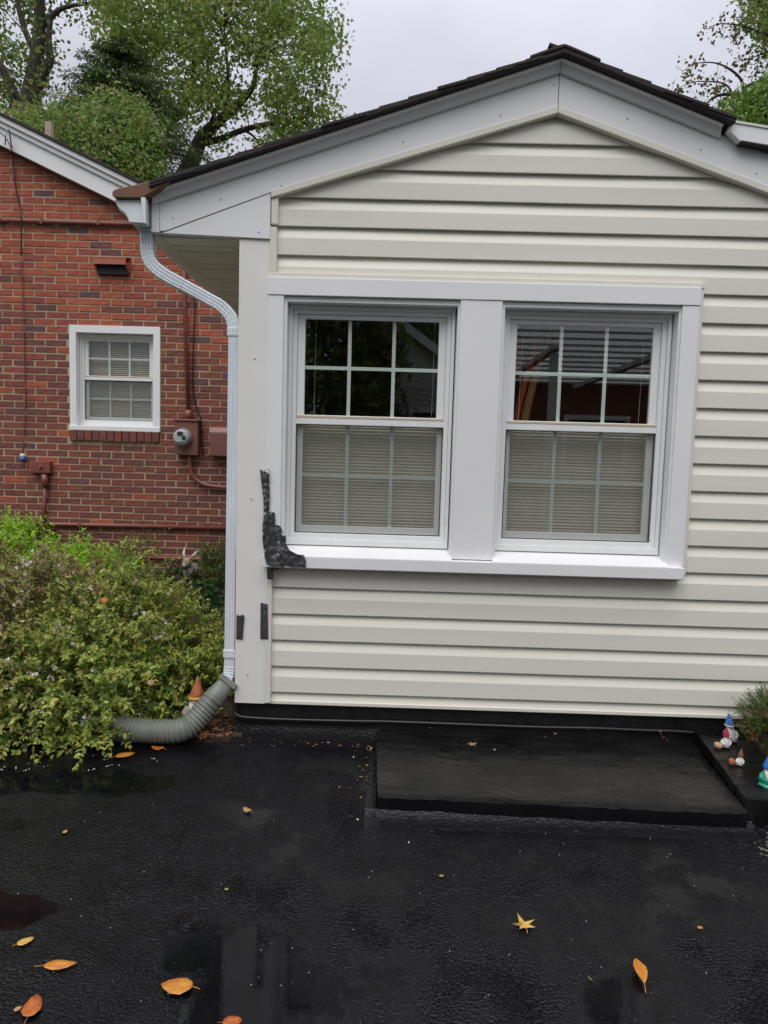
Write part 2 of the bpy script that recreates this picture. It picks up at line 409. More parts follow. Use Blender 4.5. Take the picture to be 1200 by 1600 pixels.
class MB:
    """collects faces; build() links them as one mesh object"""

    def __init__(self):
        self.v, self.f, self.m = [], [], []

    def add(self, vs, fs, mi=0):
        o = len(self.v)
        self.v += [tuple(p) for p in vs]
        self.f += [tuple(i + o for i in q) for q in fs]
        self.m += [mi] * len(fs)
        return self

    def box(self, x0, x1, y0, y1, z0, z1, mi=0):
        return self.add([(x0, y0, z0), (x1, y0, z0), (x1, y1, z0), (x0, y1, z0), (x0, y0, z1), (x1, y0, z1), (x1, y1, z1), (x0, y1, z1)],
                        [(0, 3, 2, 1), (4, 5, 6, 7), (0, 1, 5, 4), (1, 2, 6, 5), (2, 3, 7, 6), (3, 0, 4, 7)], mi)

    def prism(self, poly, y0, y1, mi=0):
        """polygon in XZ (counter-clockwise seen from -Y) extruded from y0 to y1"""
        n = len(poly)
        vs = [(x, y0, z) for x, z in poly] + [(x, y1, z) for x, z in poly]
        fs = [tuple(range(n)), tuple(range(2 * n - 1, n - 1, -1))]
        fs += [(i, i + n, (i + 1) % n + n, (i + 1) % n) for i in range(n)]
        return self.add(vs, fs, mi)

    def frame(self, x0, x1, z0, z1, w, y0, y1, mi=0):
        """a rectangular ring: w = width or (left, right, bottom, top)"""
        l, r, b, t = (w,) * 4 if isinstance(w, (int, float)) else w
        o = [(x0, z0), (x1, z0), (x1, z1), (x0, z1)]
        i_ = [(x0 + l, z0 + b), (x1 - r, z0 + b), (x1 - r, z1 - t), (x0 + l, z1 - t)]
        vs = [(x, y0, z) for x, z in o + i_] + [(x, y1, z) for x, z in o + i_]
        fs = []
        for k in range(4):
            j = (k + 1) % 4
            fs += [(k, j, j + 4, k + 4), (k + 8, k + 12, j + 12, j + 8), (k, k + 8, j + 8, j), (k + 4, j + 4, j + 12, k + 12)]
        return self.add(vs, fs, mi)

    def sweep(self, prof, path, up=(0, 1, 0), mi=0, scale=None, caps=True):
        """profile [(a, b)] swept along a path; b runs along 'up', a along the side"""
        path = [Vector(p) for p in path]
        n = len(prof)
        vs = []
        for k, p in enumerate(path):
            t = (path[min(k + 1, len(path) - 1)] - path[max(k - 1, 0)]).normalized()
            u = Vector(up) if not callable(up) else up(k)
            s = t.cross(u)
            if s.length < 1e-5:
                u = Vector((1, 0, 0)); s = t.cross(u)
            s.normalize(); u = s.cross(t).normalized()
            sc = 1.0 if scale is None else scale(k)
            vs += [tuple(p + s * (a * sc) + u * (b * sc)) for a, b in prof]
        fs = []
        for k in range(len(path) - 1):
            for i in range(n):
                j = (i + 1) % n
                fs.append((k * n + i, k * n + j, (k + 1) * n + j, (k + 1) * n + i))
        if caps:
            fs.append(tuple(range(n - 1, -1, -1)))
            fs.append(tuple(range((len(path) - 1) * n, len(path) * n)))
        return self.add(vs, fs, mi)

    def tube(self, path, r, seg=8, mi=0, caps=True):
        rr = r if callable(r) else (lambda k: r)
        prof = [(math.cos(2 * math.pi * i / seg), math.sin(2 * math.pi * i / seg)) for i in range(seg)]
        return self.sweep(prof, path, (.13, .97, .21), mi, rr, caps)

    def lathe(self, prof, c=(0, 0, 0), seg=16, mi=0, axis=None, squash=(1, 1)):
        """profile [(r, z)] turned about z at c"""
        vs = []
        for r, z in prof:
            for i in range(seg):
                a = 2 * math.pi * i / seg
                vs.append(Vector((r * math.cos(a) * squash[0], r * math.sin(a) * squash[1], z)))
        if axis is not None:
            q = Vector((0, 0, 1)).rotation_difference(Vector(axis))
            vs = [q @ v for v in vs]
        vs = [v + Vector(c) for v in vs]
        n = len(prof)
        fs = [(k * seg + i, k * seg + (i + 1) % seg, (k + 1) * seg + (i + 1) % seg, (k + 1) * seg + i) for k in range(n - 1) for i in range(seg)]
        fs.append(tuple(range(seg - 1, -1, -1)))
        fs.append(tuple(range((n - 1) * seg, n * seg)))
        return self.add(vs, fs, mi)

    def ball(self, c, r, seg=12, rings=8, mi=0, sq=(1, 1, 1)):
        pr = [(max(1e-4, math.sin(math.pi * k / rings)) * r, -math.cos(math.pi * k / rings) * r) for k in range(rings + 1)]
        o = len(self.v)
        self.lathe(pr, (0, 0, 0), seg, mi)
        for i in range(o, len(self.v)):
            x, y, z = self.v[i]
            self.v[i] = (x * sq[0] + c[0], y * sq[1] + c[1], z * sq[2] + c[2])
        return self

    def mesh(self, name, mats, smooth=False):
        me = bpy.data.meshes.new(name)
        me.from_pydata(self.v, [], self.f)
        for m_ in (mats if isinstance(mats, (list, tuple)) else [mats]): me.materials.append(m_)
        me.polygons.foreach_set('material_index', self.m)
        if smooth:
            me.polygons.foreach_set('use_smooth', [True] * len(self.f))
        me.update()
        return me

    def build(self, name, mats, parent=None, smooth=False, bevel=0.0, auto=None):
        o = bpy.data.objects.new(name, self.mesh(name, mats, smooth or auto is not None))
        COL.objects.link(o)
        if parent is not None: o.parent = parent
        if bevel:
            b = o.modifiers.new('bevel', 'BEVEL'); b.width = bevel; b.segments = 2; b.limit_method = 'ANGLE'; b.angle_limit = math.radians(40)
        if auto is not None:
            e = o.data
            e.set_sharp_from_angle(angle=math.radians(auto))
        return o


def tag(o, label=None, cat=None, group=None, kind=None):
    if label: o['label'] = label
    if cat: o['category'] = cat
    if group: o['group'] = group
    if kind: o['kind'] = kind
    return o


def thing(name, label, cat, loc=(0, 0, 0), group=None):
    """an Empty at the thing's base; parts built in world coordinates are shifted to it by under()"""
    o = bpy.data.objects.new(name, None)
    o.empty_display_size = .1
    COL.objects.link(o)
    o.location = loc
    return tag(o, label, cat, group)


def under(root):
    """keep the world place of all parts built in world coordinates"""
    for c in root.children:
        c.location = Vector(c.location) - Vector(root.location)
    return root


def leaves_mesh(name, cen, dirs, nrm, length, width, mat_idx, mats, shape='ovate', fold=.25, curl=.0):
    """many leaves as one mesh: 6 corners and 2 folded quads each"""
    n = len(cen)
    d = dirs / np.linalg.norm(dirs, axis=1, keepdims=True)
    s = np.cross(d, nrm); s /= np.maximum(np.linalg.norm(s, axis=1, keepdims=True), 1e-6)
    u = np.cross(s, d)
    L = length[:, None]; Wd = width[:, None]
    prof = {'ovate': (.28, .95, .66, .70), 'lance': (.25, .9, .65, .8), 'needle': (.1, 1.0, .8, .7), 'broad': (.22, 1.0, .62, 1.0), 'star': (.42, 1.0, .55, .45)}[shape]
    a1, w1, a2, w2 = prof
    up = u * Wd * fold
    base = cen
    tip = cen + d * L - u * L * curl
    l1 = cen + d * L * a1 + s * Wd * w1 * .5 + up * w1
    l2 = cen + d * L * a2 + s * Wd * w2 * .5 + up * w2 - u * L * curl * .4
    r1 = cen + d * L * a1 - s * Wd * w1 * .5 + up * w1
    r2 = cen + d * L * a2 - s * Wd * w2 * .5 + up * w2 - u * L * curl * .4
    V_ = np.stack([base, l1, l2, tip, r2, r1], axis=1).reshape(-1, 3).astype(np.float32)
    k = np.arange(n)[:, None] * 6
    Fq = np.concatenate([k + np.array([[0, 3, 2, 1]]), k + np.array([[0, 5, 4, 3]])], axis=1).reshape(-1).astype(np.int32)
    me = bpy.data.meshes.new(name)
    me.vertices.add(n * 6); me.vertices.foreach_set('co', V_.reshape(-1))
    me.loops.add(n * 8); me.loops.foreach_set('vertex_index', Fq)
    me.polygons.add(n * 2)
    me.polygons.foreach_set('loop_start', np.arange(n * 2, dtype=np.int32) * 4)
    me.polygons.foreach_set('loop_total', np.full(n * 2, 4, dtype=np.int32))
    for m_ in mats: me.materials.append(m_)
    me.polygons.foreach_set('material_index', np.repeat(np.asarray(mat_idx, dtype=np.int32), 2))
    me.update(calc_edges=True)
    me.validate()
    return me


def link_mesh(name, me, parent=None):
    o = bpy.data.objects.new(name, me); COL.objects.link(o)
    if parent is not None: o.parent = parent
    return o


def unit(n):
    v = rng.normal(size=(n, 3)); return v / np.linalg.norm(v, axis=1, keepdims=True)


# ------------------------------------------------------------------ the ground
g = MB()
g.add([(-400, -400, -.06), (400, -400, -.06), (400, 400, -.06), (-400, 400, -.06)], [(0, 1, 2, 3)])
tag(g.build('ground', M['grass']), kind='structure')

g = MB()
# driveway: one sheet whose far edge follows the bed on the left and the wall on the right
g.add([(-9, -9, 0), (9, -9, 0), (9, 3.3, 0), (-.735, 3.3, 0), (-.735, 3.09, 0), (-.95, 3.06, 0), (-1.6, 2.98, 0), (-9, 2.9, 0)], [tuple(range(8))])
tag(g.build('driveway', M['asphalt']), kind='structure')

# soil of the bed, rising gently to the brick wall
g = MB()
nx, ny = 40, 30
for j in range(ny + 1):
    for i in range(nx + 1):
        x = -8 + i * 7.3 / nx; y = 3.03 + j * (6.7 - 3.03) / ny
        z = .012 + .19 * max(0, (y - 3.3) / 3.3) + .016 * noise.noise((x * 5, y * 5, 0)) + .010 * noise.noise((x * 17, y * 17, 3))
        if j == 0: z = -.03
        g.v.append((x, y, z))
for j in range(ny):
    for i in range(nx):
        a = j * (nx + 1) + i
        g.f.append((a, a + 1, a + nx + 2, a + nx + 1)); g.m.append(0)
tag(g.build('soil', M['soil'], smooth=True), kind='structure')
# mulch chips that show beside the hose
g = MB()
for k in range(260):
    x = random.uniform(-.98, -.75); y = random.uniform(3.06, 3.35); z = .022 + random.uniform(0, .012)
    a = random.uniform(0, math.pi); l = random.uniform(.006, .02); w = random.uniform(.002, .006); h = random.uniform(.002, .005)
    c, s = math.cos(a), math.sin(a)
    pts = [(x + c * p - s * q, y + s * p + c * q, z + r + random.uniform(-.002, .002)) for r in (0, h) for p, q in ((-l, -w), (l, -w), (l, w), (-l, w))]
    g.add(pts, [(3, 2, 1, 0), (4, 5, 6, 7), (0, 1, 5, 4), (1, 2, 6, 5), (2, 3, 7, 6), (3, 0, 4, 7)], random.randrange(2))
tag(g.build('mulch', [M['brownclay'], M['soil']]), kind='stuff')

# ------------------------------------------------------------------ the siding extension
WY = 3.20
house = thing('siding_house', 'beige vinyl-sided gable extension with a pair of white double-hung windows', 'house', (0.7, 5, 0))
P = house


def zl(x, z0, s): return z0 + s * (x - .70)


RL_LOW, RL_UP, RR_LOW, RR_UP = .313, .334, -.338, -.362
XR = 2.25                                       # right end of the gable, beyond the frame

# foundation
g = MB()
g.box(-.745, 2.2, 3.212, 3.5, -.02, .165)
g.box(-.745, -.60, 3.5, 6.6, -.02, .165)
g.build('foundation', M['black'], P, bevel=.006)
# lumpy sealer run along the foot of the wall


def fillet(x0, x1, y0, y1, z0, z1, n, along='x', seed=0):
    """a lumpy bead of sealer: runs along one axis, its section falls from (y1,z1) to (y0,z0)"""
    mb = MB(); m_ = 6
    for i in range(n + 1):
        t = i / n
        for j in range(m_ + 1):
            q = j / m_
            lump = .007 * noise.noise((t * n * .35, q * 4, seed)) + .004 * noise.noise((t * n * 1.1, q * 9, seed + 5))
            prof = q ** 2.2
            if along == 'x':
                x = x0 + (x1 - x0) * t; y = y0 + (y1 - y0) * q + (0 if j == m_ else lump * 1.5)
            else:
                y = x0 + (x1 - x0) * t; x = y0 + (y1 - y0) * q + (0 if j == m_ else lump * 1.5)
            z = z0 + (z1 - z0) * prof + lump * (1 if 0 < j else .3) * (.7 if j < m_ else 0)
            mb.v.append((x, y, max(z, -.004 if j == 0 else .002)))
    for i in range(n):
        for j in range(m_):
            a = i * (m_ + 1) + j
            f = (a, a + m_ + 1, a + m_ + 2, a + 1) if along == 'x' else (a, a + 1, a + m_ + 2, a + m_ + 1)
            mb.f.append(f); mb.m.append(0)
    return mb


fillet(-.745, -.03, 3.06, 3.214, .0, .045, 70, 'x', 1).build('sealant_fillet', M['sealant'], P, smooth=True)

# sheathing with the two window openings
OPN = [(-.53, .292), (.487, 1.318)]
g = MB()
g.box(-.735, OPN[0][0], 3.222, 3.30, .16, 2.56)
g.box(OPN[0][1], OPN[1][0], 3.222, 3.30, .16, 2.56)
g.box(OPN[1][1], 2.14, 3.222, 3.30, .16, 2.56)
for a, b in OPN:
    g.box(a, b, 3.222, 3.30, .16, .90); g.box(a, b, 3.222, 3.30, 2.125, 2.56)
g.prism([(-.60, 2.56), (2.0, 2.56), (.70, 2.99)], 3.222, 3.30)
g.box(-.735, -.66, 3.30, 6.58, .16, 2.38)
g.build('wall', M['siding'], P)
# room behind the windows
g = MB()
x0, x1, y0, y1, z0, z1 = -.65, 2.1, 3.302, 6.3, .17, 2.44
g.add([(x0, y0, z0), (x1, y0, z0), (x1, y1, z0), (x0, y1, z0), (x0, y0, z1), (x1, y0, z1), (x1, y1, z1), (x0, y1, z1)],
      [(0, 1, 2, 3), (4, 7, 6, 5), (1, 5, 6, 2), (2, 6, 7, 3), (3, 7, 4, 0)])
g.build('interior', M['interior'], P)

# siding courses
E0, DE = .2149, .1311
yb, yt = WY - .008, WY + .011


def siding_course(z0, z1, xa0, xa1, xb0, xb1, sag, zlow=None):
    """one dutch-lap course; a = left end, b = right end, each at the bottom and the top"""
    e = DE
    prof = [(z0 + .004, WY + .014), (z0 + .001, yb + .003), (z0, yb), (z0 + .003, yb - .0012)]
    zb = z0 + .60 * e
    if zb < z1: prof += [(zb - .0015, yb + .0002), (zb + .0015, yb + .0012)]
    zt = z0 + e + .004
    for q in (.5, 1.0):
        zz = zb + .0015 + (zt - zb - .0015) * q
        if zz < z1 + .02: prof.append((zz, yb + .0012 + (yt - yb - .0012) * (.57 if q < 1 else 1)))
    if prof[-1][0] < z1 - .001: prof.append((z1, prof[-1][1]))
    if zlow is not None:
        keep = [p for p in prof if p[0] > zlow]
        prof = [(zlow + .003, WY + .014), (zlow, keep[0][1] + .002), (zlow + .002, keep[0][1])] + keep
    mb = MB(); n = 26
    zmax = prof[-1][0]
    for i in range(n + 1):
        t = i / n
        for z, y in prof:
            q = (z - z0) / max(zmax - z0, 1e-4)
            xl = xa0 + (xa1 - xa0) * q; xr = xb0 + (xb1 - xb0) * q
            x = xl + (xr - xl) * t
            w = .0016 * noise.noise((x * 1.7, sag * 3.1, 0)) + .0006 * noise.noise((x * 6, sag * 7.7, z * 9))
            mb.v.append((x, y + w, z + .0012 * noise.noise((x * 1.3, sag * 5.3, 4))))
    k = len(prof)
    for i in range(n):
        for j in range(k - 1):
            a = i * k + j
            mb.f.append((a, a + k, a + k + 1, a + 1)); mb.m.append(0)
    o = mb.build('siding_panel', M['siding'], P)
    return o


siding_course(E0 - DE, E0, -.575, -.575, 2.02, 2.02, 50, .155)
for k in range(21):
    z0 = E0 + DE * k; z1 = z0 + DE
    xl0 = xl1 = -.575; xr0 = xr1 = 2.02
    if z0 > .80 and z1 < 2.25 and not (z0 < .845 < z1) and not (z0 < 2.2 < z1):
        xl0 = xl1 = 1.400
    if z1 > 2.50:
        f = lambda z: .70 - (2.987 - z) / .313 - .10
        xl0, xl1 = max(-.575, f(z0)), max(-.575, f(z1))
        h = lambda z: .70 + (2.987 - z) / .338 + .10
        xr0, xr1 = min(2.02, h(z0)), min(2.02, h(z1))
    siding_course(z0, min(z1, 2.99), xl0, xl1, xr0, xr1, k)
# starter strip below the lowest butt
g = MB(); g.box(-.575, 2.02, 3.192, 3.215, .153, .172); g.build('starter_strip', M['jchan'], P, bevel=.003)

# corner boards
g = MB()
g.box(-.745, -.598, 3.180, 3.222, .158, 2.377)
g.box(-.7455, -.737, 3.222, 3.32, .158, 2.377)
g.box(-.6105, -.607, 3.1785, 3.180, .158, 2.377)
g.build('corner_board', M['cornerboard'], P, bevel=.003)
g = MB(); g.box(2.0, 2.15, 3.180, 3.222, .158, 2.46); g.build('corner_board', M['cornerboard'], P, bevel=.003)
# siding channels
for (xa, xb, za, zb) in ((-.598, -.568, .163, .848), (-.601, -.569, 2.226, 2.432), (-.597, -.565, 2.444, 2.574)):
    g = MB(); g.box(xa, xb, 3.172, 3.221, za, zb); g.build('channel', M['jchan'], P, bevel=.003)


def strip(mb, xa, za, xb, zb, h, y0, y1):
    """a sloping bar hanging h below the line (xa,za)-(xb,zb)"""
    return mb.prism([(xa, za - h), (xb, zb - h), (xb, zb), (xa, za)], y0, y1)


g = MB(); strip(g, -.597, 2.590, .70, 2.990, .031, 3.161, 3.215); g.build('channel', M['jchan'], P, bevel=.003)
g = MB(); strip(g, .7015, 2.990, 2.06, 2.990 - .338 * 1.36, .031, 3.161, 3.215); g.build('channel', M['jchan'], P, bevel=.003)

# rake boards and the triangular eave returns
g = MB()
g.prism([(-1.112, 2.399), (-1.085, 2.400), (-.60, 2.583), (.6985, 2.989), (.6985, 3.150), (-1.112, 2.545)], 3.166, 3.205)
g.build('rake_board', M['trim'], P, bevel=.002)
g = MB()
g.prism([(.7015, 2.989), (2.62, 2.989 - .338 * 1.92), (2.62, 3.150 - .362 * 1.92), (.7015, 3.150)], 3.166, 3.205)
g.build('rake_board', M['trim'], P, bevel=.002)
g = MB(); g.prism([(-1.108, 2.390), (-.6005, 2.376), (-.6005, 2.581), (-1.083, 2.398)], 3.1695, 3.205)
g.build('eave_return', M['trim'], P, bevel=.002)
g = MB(); g.prism([(2.0, 2.39), (2.55, 2.39), (2.55, 2.40), (2.0, 2.54)], 3.1695, 3.205); g.build('eave_return', M['trim'], P)
g = MB(); g.box(-1.151, -1.1135, 3.164, 3.205, 2.392, 2.548); g.build('fascia_cap', M['trim'], P, bevel=.002)
# nail heads
for (x_, y_) in ((270, 341), (345, 312), (440, 290), (630, 222), (782, 180), (866, 132), (980, 186), (1095, 234), (1182, 271), (404, 362), (247, 341), (397, 560), (392, 780), (386, 1056)):
    q = at(x_, y_, 3.166)
    g = MB(); yy_ = 3.1655 if (q.z > 2.4 or q.x > -.6) else 3.1795
    if 2.376 < q.z < 2.5 and q.x > -.9: yy_ = 3.169
    g.lathe([(.0042, 0), (.0042, .001), (.002, .0018)], (q.x, yy_, q.z), 8, axis=(0, -1, 0)); g.build('nail_head', M['steel'], P)
# leaning crown strip above each rake board


def crown(xa, xb, s, name):
    mb = MB()
    vs = []
    for x in (xa, xb):
        zt = 3.176 + s * abs(x - .70) * -1; zb = 3.133 + s * abs(x - .70) * -1
        vs += [(x, 3.148, zb), (x, 3.152, zb - .004), (x, 3.21, zb - .004), (x, 3.21, zt), (x, 3.124, zt), (x, 3.123, zt - .006), (x, 3.138, zt - .012)]
    n = 7
    fs = [tuple(range(n)), tuple(range(2 * n - 1, n - 1, -1))] + [(i, i + n, (i + 1) % n + n, (i + 1) % n) for i in range(n)]
    mb.add(vs, fs)
    return mb.build(name, M['trim'], P)


crown(-1.140, .6988, .334, 'crown_strip')
crown(.7012, 1.432, .362, 'crown_strip')

# roof: slab behind, and overlapping shingles along the rake
g = MB()
g.prism([(-1.20, 2.535), (.70, 3.178), (.70, 3.205), (-1.20, 2.572)], 3.36, 6.6)
g.prism([(.70, 3.178), (2.6, 3.178 - .362 * 1.9), (2.6, 3.205 - .362 * 1.9), (.70, 3.205)], 3.36, 6.6)
g.build('roof', M['shingle'], P)


def shingle(x, sgn, s, length=.21, jit=0):
    """one rake-edge shingle: butt end downhill at x, body runs uphill under the next"""
    z = 3.176 - s * abs(x - .70)
    a = math.atan(s) - .045                                  # lies a little flatter than the roof
    ux, uz = -sgn * math.cos(a), math.sin(a)
    nx_, nz_ = sgn * math.sin(a), math.cos(a)
    t = .013
    zl_ = z + .014
    p = [(x, zl_), (x + ux * length, zl_ + uz * length)]
    q = [(p[0][0] + nx_ * t, p[0][1] + nz_ * t), (p[1][0] + nx_ * t, p[1][1] + nz_ * t)]
    poly = [p[0], p[1], q[1], q[0]]
    if sgn > 0: poly = poly[::-1]
    mb = MB(); mb.prism(poly, 3.085 + jit, 3.40 + jit * .3)
    mb.build('shingle', M['shingle'], P, bevel=.002)


x = -1.13
while x < .66:
    shingle(x, -1, .334, jit=random.uniform(-.006, .006)); x += .128
x = 1.47
while x > .74:
    shingle(x, 1, .362, jit=random.uniform(-.006, .006)); x -= .128
# under-course the tabs lie on
g = MB()
g.prism([(-1.135, 2.566), (.70, 3.179), (.70, 3.193), (-1.135, 2.580)], 3.088, 3.359)
g.prism([(.70, 3.179), (1.468, 3.179 - .362 * .768), (1.468, 3.193 - .362 * .768), (.70, 3.193)], 3.088, 3.359)
g.build('underlay', M['shingle'], P)
# ridge cap
g = MB()
g.prism([(.55, 3.146), (.70, 3.197), (.86, 3.139), (.86, 3.152), (.725, 3.203), (.70, 3.211), (.675, 3.206), (.55, 3.160)], 3.082, 3.40)
g.build('ridge_cap', M['shingle'], P, bevel=.004)

# gutter with its brown guard
g = MB()
prof = [(-1.162, 2.418), (-1.162, 2.532), (-1.168, 2.532), (-1.168, 2.424), (-1.226, 2.424), (-1.236, 2.437), (-1.240, 2.450), (-1.255, 2.466), (-1.272, 2.478), (-1.284, 2.496), (-1.289, 2.515), (-1.304, 2.521), (-1.310, 2.513), (-1.300, 2.508), (-1.293, 2.490), (-1.280, 2.471), (-1.262, 2.458), (-1.248, 2.443), (-1.236, 2.420)]
g.prism(prof[::-1], 3.125, 6.5)
g.prism([(-1.236, 2.419), (-1.162, 2.417), (-1.166, 2.520), (-1.300, 2.516), (-1.290, 2.492), (-1.275, 2.474), (-1.255, 2.460), (-1.243, 2.443)], 3.118, 3.124)
gut = g.build('gutter', M['gutter'], P, bevel=.0015)
g = MB(); g.prism([(-1.1615, 2.412), (-1.154, 2.408), (-1.154, 2.520), (-1.178, 2.535)], 3.10, 3.126); g.build('end_flange', M['gutter'], gut, bevel=.001)
g = MB()
hp = [(-1.176, 2.520), (-1.12, 2.548), (-1.045, 2.594), (-1.045, 2.612), (-1.12, 2.597), (-1.22, 2.572), (-1.275, 2.560), (-1.297, 2.552), (-1.306, 2.540), (-1.304, 2.526), (-1.296, 2.519)]
g.prism(hp, 3.098, 6.5)
g.build('gutter_guard', M['hood'], P, bevel=.003)
g = MB(); g.box(-1.152, -1.114, 3.206, 6.5, 2.375, 2.55); g.build('fascia', M['soffit'], P)
# soffit panels, ribbed across the eave
y = 3.207
while y < 6.5:
    g = MB()
    pr = [(0, 0), (.10, 0), (.105, .010), (.125, .010), (.13, 0), (.19, 0), (.195, .010), (.215, .010), (.22, 0), (.298, 0), (.298, .014), (0, .014)]
    vs = [(-1.113, y + a, 2.386 + b - .006) for a, b in pr] + [(-.744, y + a, 2.386 + b - .006) for a, b in pr]
    n = len(pr)
    fs = [(i, (i + 1) % n, (i + 1) % n + n, i + n) for i in range(n)] + [tuple(range(n - 1, -1, -1)), tuple(range(n, 2 * n))]
    g.add(vs, fs)
    g.build('soffit_panel', M['soffit'], P)
    y += .30

# white side fascia that runs off to the right behind the rake
g = MB()
g.prism([(1.455, 2.884), (1.512, 2.838), (1.68, 2.818), (4.2, 2.46), (4.2, 2.54), (1.466, 2.916)], 3.125, 3.164)
g.build('side_fascia', M['trim'], P, bevel=.002)
g = MB(); g.prism([(1.514, 2.832), (4.2, 2.448), (4.2, 2.456), (1.514, 2.838)], 3.118, 3.164); g.build('side_fascia', M['dark'], P)
g = MB(); g.prism([(1.47, 2.915), (4.2, 2.54), (4.2, 2.56), (1.47, 2.925)], 3.12, 6.2); g.build('side_roof', M['canopy'], P)

# window surround
tr = bpy.data.objects.new('window_trim', None); COL.objects.link(tr); tr.parent = P
g = MB(); g.box(-.607, 1.399, 3.158, 3.222, 2.122, 2.202); g.build('header', M['trim'], tr, bevel=.002)
g = MB(); g.box(-.606, -.531, 3.162, 3.222, .90, 2.1205); g.build('casing', M['trim'], tr, bevel=.002)
g = MB(); g.box(1.318, 1.398, 3.162, 3.222, .90, 2.1205); g.build('casing', M['trim'], tr, bevel=.002)
g = MB(); g.box(.293, .487, 3.162, 3.222, .906, 2.1205); g.build('mullion', M['trim'], tr, bevel=.002)
g = MB()
g.prism([(-.606, .846), (1.388, .846), (1.388, .902), (-.606, .902)], 3.124, 3.222)
g.build('sill', M['trim'], tr, bevel=.003)
for a, b in OPN:
    g = MB()
    g.add([(a, 3.1245, .9022), (b, 3.1245, .9022), (b, 3.26, .946), (a, 3.26, .946), (a, 3.1245, .88), (b, 3.1245, .88), (b, 3.26, .88), (a, 3.26, .88)],
          [(0, 1, 2, 3), (4, 7, 6, 5), (0, 4, 5, 1), (1, 5, 6, 2), (2, 6, 7, 3), (3, 7, 4, 0)])
    g.build('sill_slope', M['trim'], tr)
    # jamb linings of the recess
    g = MB()
    g.box(a - .001, a + .0142, 3.176, 3.30, .90, 2.1195); g.box(b - .0095, b + .001, 3.176, 3.30, .90, 2.1195); g.box(a + .0145, b - .0098, 3.176, 3.30, 2.0965, 2.1195)
    g.build('jamb', M['vinyl'], tr)
g = MB(); g.box(1.399, 1.417, 3.174, 3.222, .862, 2.214); g.build('channel', M['jchan'], tr, bevel=.002)
g = MB(); g.box(-.607, 1.417, 3.170, 3.222, 2.2025, 2.226); g.build('channel', M['jchan'], tr, bevel=.002)
g = MB(); g.box(-.568, 1.392, 3.168, 3.222, .8335, .8455); g.build('channel', M['jchan'], tr, bevel=.002)


